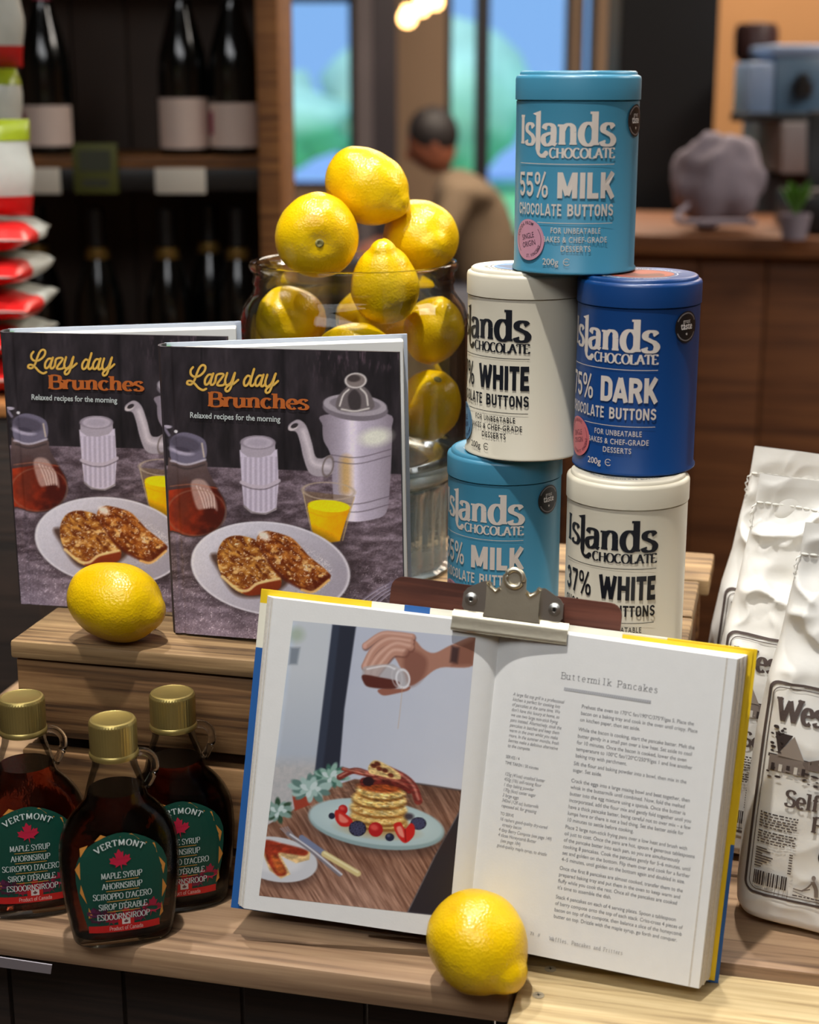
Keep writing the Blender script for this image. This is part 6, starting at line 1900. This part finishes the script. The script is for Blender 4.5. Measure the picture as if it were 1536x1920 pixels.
wine('wine bottle with pink foil and blush label, left on the rack', -61.2, 279, SU + .01, 'foil_pink', 'label_blush', (1.6, 8.2))
wine('left of the two blush-labelled bottles beside the rack post', -38.2, 279.5, SU + .01, 'foil_black', 'label_blush', (1.2, 9.4), False)
wine('right of the two blush-labelled bottles beside the rack post', -29.7, 279, SU + .01, 'foil_black', 'label_blush', (1.4, 8.6))
for lb, x, y in (('gold-banded bottle on the middle shelf, leftmost in view', -65.4, 284), ('gold-banded bottle on the middle shelf, second from the left', -54.0, 279), ('gold-banded bottle on the middle shelf, in the centre', -41.9, 279), ('gold-banded bottle on the middle shelf, fourth from the left', -35.8, 289), ('gold-banded bottle on the middle shelf beside the post', -29.7, 279)):
    wine(lb, x, y, SM + .01, 'foil_black', None, ring='foil_gold')
wine('bottle with a white label on the lowest shelf at the left edge', -71.0, 279, SL + .01, 'foil_black', 'label_white', (1.4, 11), False, r=5.2)
wine('bottle with no label on the lowest shelf below the crate corner', -82.5, 281, SL + .01, 'foil_black', 'label_white', (1.4, 11), False, r=5.2)

# ---- packets of sweets piled at the far left
P('packet_white', (206, 210, 204), 0.28, var=(30, 0.12), spec=0.6, bump=(25, 0.5)); P('packet_red', (206, 34, 34), 0.28, var=(30, 0.1), spec=0.6); P('packet_green', (158, 176, 34), 0.28, var=(30, 0.15), spec=0.6); P('packet_brown', (120, 90, 60), 0.4)
def pillow(wx, dy, hz, n=14, e=2.6, seed=0):
    V, F = [], []
    for j in range(n + 1):
        v = -1 + 2 * j / n
        for i in range(n * 2):
            t = 2 * math.pi * i / (n * 2); c, s = math.cos(t), math.sin(t)
            k = (1 - abs(v) ** 3.2) ** .5 if abs(v) < 1 else 0.02
            x = wx / 2 * math.copysign(abs(c) ** .5, c); y = dy / 2 * math.copysign(abs(s) ** .9, s) * (k + .05)
            V.append((x * (1 - .04 * abs(v)) + .15 * math.sin(seed + 5 * v), y + .2 * math.sin(i * 1.7 + seed) * k, hz / 2 * v))
    m = n * 2
    for j in range(n):
        for i in range(m): F.append((j * m + i, j * m + (i + 1) % m, (j + 1) * m + (i + 1) % m, (j + 1) * m + i))
    F += [tuple(reversed(range(m))), tuple(n * m + i for i in range(m))]
    return V, F
def packet(label, c, rot, size, seed, top=True):
    t = empty('sweet_packet', c, rot=rot); tag(t, label, 'packet', 'glossy packets of sweets at the left')
    V, F = pillow(size[0], size[1], size[2], seed=seed)
    mk('pouch', V, F, 'packet_white', t, smooth=60)
    def band(name, z0, z1, mat):
        VV = [(x * 1.012, y * 1.03, z) for x, y, z in V]
        n_ = 28; rows = [j for j in range(15) if z0 * size[2] / 2 <= VV[j * n_][2] + 1e-6 and VV[j * n_][2] <= z1 * size[2] / 2 + 1e-6]
        if len(rows) < 2: return
        v2 = [VV[j * n_ + i] for j in rows for i in range(n_)]
        f2 = [(a * n_ + i, a * n_ + (i + 1) % n_, (a + 1) * n_ + (i + 1) % n_, (a + 1) * n_ + i) for a in range(len(rows) - 1) for i in range(n_)]
        mk(name, v2, f2, mat, t, smooth=60)
    band('red_band', -1.0, -.5 if top else -.25, 'packet_red')
    if top: band('green_band', .55, 1.0, 'packet_green')
    return t
stand = empty('sweets_stand', (-58.5, 196, -ZB)); tag(stand, 'dark display box carrying the packets of sweets', 'stand')
box('stand_body', (0, 3, 0), (28, 31, ZB + 4.5), 'dark_wood', stand, .3, origin='b')
box('stand_top', (0, 3, ZB + 4.5), (30, 32, 1.5), 'rack_wood', stand, .2, origin='b')
BT = 6.3
zz = BT
for i, (h, dx) in enumerate(((3.8, 0), (3.6, -.8), (3.6, .3), (3.8, -.2), (3.6, .2))):
    packet(('lowest flat packet of the sweets pile', 'second flat packet from the bottom of the sweets pile', 'middle flat packet of the sweets pile', 'second flat packet from the top of the sweets pile', 'topmost flat packet of the sweets pile')[i], (-58.2 + dx, 196, zz + h / 2), (R(-90), 0, R((3, -5, 2, -2, 4)[i])), (27, h, 20), i * 1.7, False)
    zz += h + .42
packet('upright green-topped packet standing on the sweets pile', (-57.6, 193, zz + 5.6), (0, 0, R(6)), (26, 6, 11.2), 9)
packet('upright packet leaning behind, its red foot above the green top', (-60.2, 210.4, 39.3), (0, 0, R(-4)), (22, 6, 9.2), 12)
packet('highest packet of sweets at the top left corner', (-60.0, 210.6, 50.1), (0, 0, R(3)), (22.5, 6, 12), 15)
cb_ = empty('carton', (-59, 212.5, 6.05)); tag(cb_, 'brown carton behind the sweets pile holding up the top packets', 'carton')
box('carton_body', (-5, -1.8, 0), (14, 7, 28.5), 'packet_brown', cb_, .2, origin='b'); box('carton_tape', (-5, -5.35, 20), (4, .1, 12), 'label_white', cb_, 0)
# ---- seated customer in front of the window
P('hair_dark', (30, 25, 27), 0.6); P('skin', (142, 84, 62), 0.55, sss=.05); P('jacket', (122, 104, 84), 0.85, var=(20, .1)); P('trousers', (46, 48, 62), 0.85); P('table_dark', (60, 62, 70), 0.5); P('chair_dark', (58, 46, 48), 0.6)
def skinbody(name, joints, edges, mat, parent, root=0, sub=2):
    me = bpy.data.meshes.new(name)
    me.from_pydata([tuple(v / 100 for v in j[0]) for j in joints], edges, [])
    o = link(name, me, mat, parent)
    md = o.modifiers.new('skin', 'SKIN'); md.use_smooth_shade = True
    for i, j in enumerate(joints):
        sv = me.skin_vertices[0].data[i]; r_ = j[1]
        sv.radius = (r_[0] / 100, r_[1] / 100) if isinstance(r_, tuple) else (r_ / 100, r_ / 100)
        sv.use_root = (i == root)
    s_ = o.modifiers.new('sub', 'SUBSURF'); s_.levels = sub; s_.render_levels = sub
    return o
def ellipsoid(name, c, r, mat, parent, rot=None, n=24, bumpf=None):
    V, F = [], []
    for i in range(n // 2 + 1):
        ph = math.pi * i / (n // 2)
        for k in range(n):
            a = 2 * math.pi * k / n
            d = Vector((math.sin(ph) * math.cos(a), math.sin(ph) * math.sin(a), math.cos(ph)))
            s = bumpf(d) if bumpf else 1.0
            V.append((d.x * r[0] * s, d.y * r[1] * s, d.z * r[2] * s))
    for i in range(n // 2):
        for k in range(n): F.append((i * n + k, (i + 1) * n + k, (i + 1) * n + (k + 1) % n, i * n + (k + 1) % n))
    return mk(name, V, F, mat, parent, c, rot, True)
def person(label, x, y, facing):
    """Seated figure; local +x is where it faces, origin on the floor under the hips."""
    t = empty('person', (x, y, -ZB), facing); tag(t, label, 'person')
    J = [((0, 0, 52), (10, 15)), ((2, 0, 68), (13, 16)), ((9, 0, 86), (13, 18)), ((15, 0, 97), (9, 15)), ((18, 0, 104), (6, 6)),
         ((14, -18, 94), 7), ((20, -24, 74), 5.4), ((40, -16, 72), 4.2), ((14, 18, 94), 7), ((22, 24, 74), 5.4), ((42, 14, 74), 4.2)]
    skinbody('jacket', J, [(0, 1), (1, 2), (2, 3), (3, 4), (3, 5), (5, 6), (6, 7), (3, 8), (8, 9), (9, 10)], 'jacket', t)
    L = [((0, 0, 51), 8.5), ((20, -11, 52), 8.5), ((44, -12, 50), 6.6), ((42, -12, 24), 5.2), ((40, -12, 8), 4), ((54, -12, 4), 3.4), ((20, 11, 52), 8.5), ((44, 12, 50), 6.6), ((42, 12, 24), 5.2), ((40, 12, 8), 4), ((54, 12, 4), 3.4)]
    skinbody('trousers', L, [(0, 1), (1, 2), (2, 3), (3, 4), (4, 5), (0, 6), (6, 7), (7, 8), (8, 9), (9, 10)], 'trousers', t)
    hd = ellipsoid('head', (24, 0, 114), (9.6, 7.6, 12), 'skin', t, (0, R(22), 0), bumpf=lambda d: 1 + .14 * math.exp(-((d.x - .95) ** 2 + d.y ** 2 * 3 + (d.z + .1) ** 2 * 6) * 6) - .05 * max(0, -d.z) * max(0, -d.x))
    ellipsoid('nose', (9.8, 0, -1.0), (2.0, 1.3, 2.2), 'skin', hd)
    for s in (-1, 1):
        ellipsoid('ear', (-.6, s * 7.5, -.5), (1.8, .9, 2.8), 'skin', hd); ellipsoid('eye', (8.4, s * 3.0, 1.4), (.9, .9, .8), 'hair_dark', hd)
    ellipsoid('mouth', (8.3, 0, -5.0), (.9, 2.2, .6), 'label_magenta', hd)
    ellipsoid('hair', (-1.8, 0, 3.4), (10.2, 8.9, 10.6), 'hair_dark', hd, bumpf=lambda d: 1 + .05 * mnoise.noise(d * 3))
    for s in (-1, 1):
        H_ = [((42, s * 14.5, 73), 3.4), ((47, s * 12.5, 72.5), 3.8), ((51, s * 11, 71.8), 2.0), ((55, s * 9.5, 71), 1.0), ((51, s * 13, 71.6), 1.2), ((56, s * 12, 70.8), .9), ((50.5, s * 14.5, 71.5), 1.1), ((55, s * 14.6, 70.8), .9), ((49.5, s * 16, 71.3), 1.0), ((53, s * 16.6, 70.8), .8), ((46, s * 9.6, 72), 1.2), ((50, s * 7.8, 71.2), 1.0)]
        skinbody('hand', H_, [(0, 1), (1, 2), (2, 3), (1, 4), (4, 5), (1, 6), (6, 7), (1, 8), (8, 9), (0, 10), (10, 11)], 'skin', t, sub=1)
    return t
person('dark-haired person in a beige jacket sitting bent over a table', 33, 655, 180)
def cafe_chair(label, x, y, rz):
    t = empty('cafe_chair', (x, y, -ZB), rz); tag(t, label, 'chair', 'dark chairs in the cafe')
    box('seat', (0, 0, 38.5), (42, 42, 3), 'chair_dark', t, 1.0)
    for sx in (-18, 18):
        for sy in (-18, 18): box('leg', (sx, sy, 0), (3.4, 3.4, 37), 'chair_dark', t, .4, origin='b')
    for sy in (-18, 18): box('back_post', (-19, sy, 40), (3, 3.2, 43), 'chair_dark', t, .4, origin='b')
    for zz_ in (56, 66, 78): box('back_rail', (-19, 0, zz_), (2, 36, 6), 'chair_dark', t, .5)
    return t
cafe_chair('dark chair under the person in the beige jacket', 34, 655, 180)
def cafe_table(label, x, y):
    t = empty('cafe_table', (x, y, -ZB)); tag(t, label, 'table', 'dark cafe tables')
    box('table_top', (0, 0, 70), (80, 70, 3), 'table_dark', t, .6); lathe('pedestal', [(12, 0), (12, 1.5), (4, 3), (3.4, 68.4), (10, 68.6)], 'table_dark', t, n=24)
    return t
cafe_table('dark cafe table in front of the seated person', -30, 655)
cafe_chair('empty dark chair across the table from the person', -72, 650, 0)
cafe_table('dark cafe table behind the chocolate tins', 50, 500)
cafe_chair('empty dark chair below the first window', -95, 600, 40)
# potted plant seen above the lemons at the left window
pt = empty('potted_plant', (-60, 752, -ZB)); tag(pt, 'dark leafy potted plant standing before the window', 'plant')
lathe('pot', [(12, 0), (16, 26), (15, 26), (14.6, 22), (0.01, 22)], 'chair_dark', pt, n=28)
P('leaf_dark', (34, 44, 30), 0.6, var=(20, .3))
for k in range(26):
    a = k * 2.4; tl = R(18 + (k % 6) * 11); Lf = 34 + (k * 7) % 20
    p0 = Vector((0, 0, 22)); d = Vector((math.cos(a) * math.sin(tl), math.sin(a) * math.sin(tl), math.cos(tl)))
    sd = Vector((-math.sin(a), math.cos(a), 0)); V = []
    for j in range(6):
        q = j / 5; c = p0 + d * Lf * q + Vector((0, 0, -14 * q * q)); w_ = 4.5 * math.sin(math.pi * min(.97, q + .06))
        V += [tuple(c - sd * w_), tuple(c + Vector((0, 0, .6))), tuple(c + sd * w_)]
    F = [(3 * j + i, 3 * j + i + 1, 3 * j + i + 4, 3 * j + i + 3) for j in range(5) for i in range(2)]
    mk('leaf', V, F, 'leaf_dark', pt, smooth=True)
# ---- warm bulbs over the cafe
P('bulb_glow', (255, 220, 160), 0.4, emit=((255, 196, 120), 9.0)); P('flex_black', (20, 20, 20), 0.6)
for lb, px, py, yy in (('glowing pendant bulb, lowest of the three', 764, 34, 600), ('glowing pendant bulb, middle of the three', 790, 14, 640), ('glowing pendant bulb, highest and farthest of the three', 816, 3, 680)):
    c = ray(px, py, yy)
    b_ = empty('pendant_lamp', c); tag(b_, lb, 'lamp', 'glowing pendant bulbs over the cafe')
    lathe('bulb', [(0.01, -3.2), (1.6, -2.9), (2.9, -1.6), (3.2, 0), (2.9, 1.5), (1.8, 3), (1.4, 4.5)], 'bulb_glow', b_, n=20, smooth=60)
    lathe('socket', [(1.6, 4.4), (1.7, 8.5), (.6, 9.6), (.3, 9.7)], 'flex_black', b_, n=16)
    lathe('cord', [(.3, 9.6), (.3, 300 - ZB - c[2] - .2)], 'flex_black', b_, n=8)
# ---- cafe counter at the right
ct = empty('cafe_counter', (120, 330, -ZB - 0)); tag(ct, 'wood-panelled cafe counter behind the flour bags', 'counter')
CA = R(-14)
ct.rotation_euler = (0, 0, CA)
for k in range(16):
    x = -88 + k * 14.2
    if k == 8: continue
    box('front_panel', (x + 7, 0, 51), (13.9, 2.4, 102), 'counter_wood', ct, .25)
box('shadow_gap_panel', (-88 + 8 * 14.2 + 7, 1.0, 52), (14.2, 1.2, 104), 'frame_dark', ct, .1)
box('plinth', (20, 30, 2.5), (220, 52, 5), 'black_paint', ct, .2); box('carcass', (20, 30, 53), (220, 52, 94), 'chair_dark', ct, .2)
box('worktop', (20, 26, 104.2), (224, 64, 4.2), 'counter_wood', ct, .4)
P('worktop_grey', (150, 144, 146), 0.5); P('machine_blue', (96, 128, 158), 0.35, spec=.6); P('machine_pale', (150, 176, 214), 0.35, spec=.6); P('cloth_mauve', (150, 140, 152), 0.9); P('plant_green', (70, 120, 30), 0.6)
sc_ = empty('service_shelf', (165, 420, -ZB)); tag(sc_, 'grey-topped service shelf behind the wooden counter', 'shelf')
box('shelf_top', (0, 0, 122), (150, 50, 12), 'worktop_grey', sc_, .4); box('shelf_body', (0, 4, 0), (146, 42, 115), 'chair_dark', sc_, .4, origin='b')
mc = empty('coffee_machine', (90, 418, 128.1 - ZB)); tag(mc, 'blue-grey coffee machine on the service shelf', 'machine')
box('machine_body', (8, 0, 0), (17.5, 26, 15.5), 'machine_blue', mc, 1.0, origin='b'); box('machine_lid', (7.5, 0, 15.5), (19, 27, 2.6), 'machine_pale', mc, .8, origin='b')
box('machine_side', (-3.8, -3, 0), (6, 20, 14), 'machine_pale', mc, .8, origin='b'); box('drip_tray', (0, -16, 0), (22, 8, 2), 'rail_black', mc, .3, origin='b'); lathe('group_head', [(2.4, 6), (2.4, 9.5), (1.2, 9.6)], 'rail_black', mc, (6, -14, 0), 16); box('group_arm', (6, -13.4, 9.4), (2.4, 3.4, 2), 'rail_black', mc, .2, origin='b')
P('hopper_brown', (66, 42, 40), 0.4)
gr = empty('coffee_grinder', (91, 437.5, 128.1 - ZB)); tag(gr, 'dark coffee grinder with a bean hopper behind the machine', 'grinder')
lathe('grinder_body', [(4.5, 0), (4.5, 12), (3.6, 13)], 'grey_post', gr, n=28); lathe('bean_hopper', [(3, 13), (5.6, 16), (5.8, 22), (5, 24), (0.01, 24.6)], 'hopper_brown', gr, n=28)
bb = empty('black_back_bin', (113.5, 420, 128.1 - ZB)); tag(bb, 'black knock box at the right of the coffee machine', 'box'); box('bin_body', (0, 0, 0), (11, 16, 13), 'rail_black', bb, .8, origin='b'); lathe('bin_bar', [(.8, -4), (.8, 4)], 'grey_post', bb, (0, 0, 13), 12, (0, R(90), 0))
# apron over the counter edge and dark machines in front
ap = empty('folded_apron', (66.5, 352, 13.1)); tag(ap, 'pale mauve apron bunched on the counter by the dark pillar', 'apron'); 
ellipsoid('apron_bundle', (0, 0, 8.6), (9.5, 7, 9.6), 'cloth_mauve', ap, n=40, bumpf=lambda d: 1 + .22 * mnoise.noise(d * 2.2 + Vector((3, 1, 0))) + .1 * abs(mnoise.noise(d * 6)))
tv, tf = tube_vf([tuple(p) for p in spline([(-7, -5, 4), (-10, -9, 1.2), (-6, -12, .8), (2, -11, .8), (6, -13, .8)], 5)], .7, 8); mk('apron_strap', tv, tf, 'cloth_mauve', ap, smooth=True)
tl_ = empty('till', (97, 352, 11.5)); tag(tl_, 'black till standing on the cafe counter', 'till')
box('till_base', (0, 0, 0), (30, 26, 8), 'rail_black', tl_, .8, origin='b'); box('till_screen', (3, 4, 8), (26, 3, 17), 'rail_black', tl_, .6, (R(-14), 0, 0), origin='b'); box('till_keys', (-6, -8, 8), (14, 8, 1), 'chair_dark', tl_, .2, origin='b')
sp_ = empty('small_pot_plant', (78.5, 330, 11.4)); tag(sp_, 'tiny green pot plant on the counter before the till', 'plant')
lathe('pot', [(2.4, 0), (3.2, 5), (2.9, 5), (2.8, 4.4), (0.01, 4.4)], 'cloth_mauve', sp_, n=20)
for k in range(9):
    a = k * 2.4; V = [(0, 0, 4.4), (math.cos(a) * 2 - math.sin(a) * 1.1, math.sin(a) * 2 + math.cos(a) * 1.1, 8 + k * .3), (math.cos(a) * 3.6, math.sin(a) * 3.6, 10 + k * .25), (math.cos(a) * 2 + math.sin(a) * 1.1, math.sin(a) * 2 - math.cos(a) * 1.1, 8 + k * .3)]
    mk('leaf', V, [(0, 1, 2, 3)], 'plant_green', sp_)
# ---- outdoors beyond the windows
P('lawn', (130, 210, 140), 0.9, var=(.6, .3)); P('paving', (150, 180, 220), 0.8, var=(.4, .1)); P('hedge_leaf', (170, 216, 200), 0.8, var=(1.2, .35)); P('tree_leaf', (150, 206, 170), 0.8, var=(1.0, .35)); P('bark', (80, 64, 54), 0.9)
struct(wbox('ground_outside', -14, 16, 8.6, 40, -.3, -.1, 'paving'))
gl_ = wbox('lawn', -14, 16, 13, 24, -.1, -.02, 'lawn'); gl_['kind'] = 'stuff'; gl_['label'] = 'green lawn seen through the windows'; gl_['category'] = 'lawn'
def bush(name, label, x, y, rx, ry, rz, mat, z0, trunk=None):
    t = empty(name, (x * 100, y * 100, z0 * 100 - ZB)); tag(t, label, 'tree' if trunk else 'hedge')
    ellipsoid('foliage', (0, 0, (trunk or 0) * 100 + rz * (85 if trunk else 112)), (rx * 100, ry * 100, rz * 100), mat, t, bumpf=lambda d: 1 + .22 * mnoise.noise(d * 4 + Vector((x, y, 0))) + .1 * mnoise.noise(d * 9))
    if trunk: lathe('trunk', [(16, 0), (11, trunk * 100), (7, trunk * 100 + 60)], 'bark', t, n=14)
bush('clipped_hedge', 'pale green hedge beyond the left window', -3.2, 20, 2.4, .9, .8, 'hedge_leaf', -.02)
bush('clipped_hedge', 'green hedge just right of the left window view', .2, 21, 1.3, .9, 1.05, 'hedge_leaf', -.02)
bush('clipped_hedge', 'green hedge beyond the tall window', 2.9, 22, 1.2, .9, .7, 'hedge_leaf', -.02)
bush('garden_tree', 'small tree outside the tall window, right side', 2.75, 16, .34, .34, 1.3, 'tree_leaf', -.02, .9)
bush('garden_tree', 'small round tree outside the tall window, left side', .95, 24, .45, .45, .5, 'hedge_leaf', -.02, 1.3)
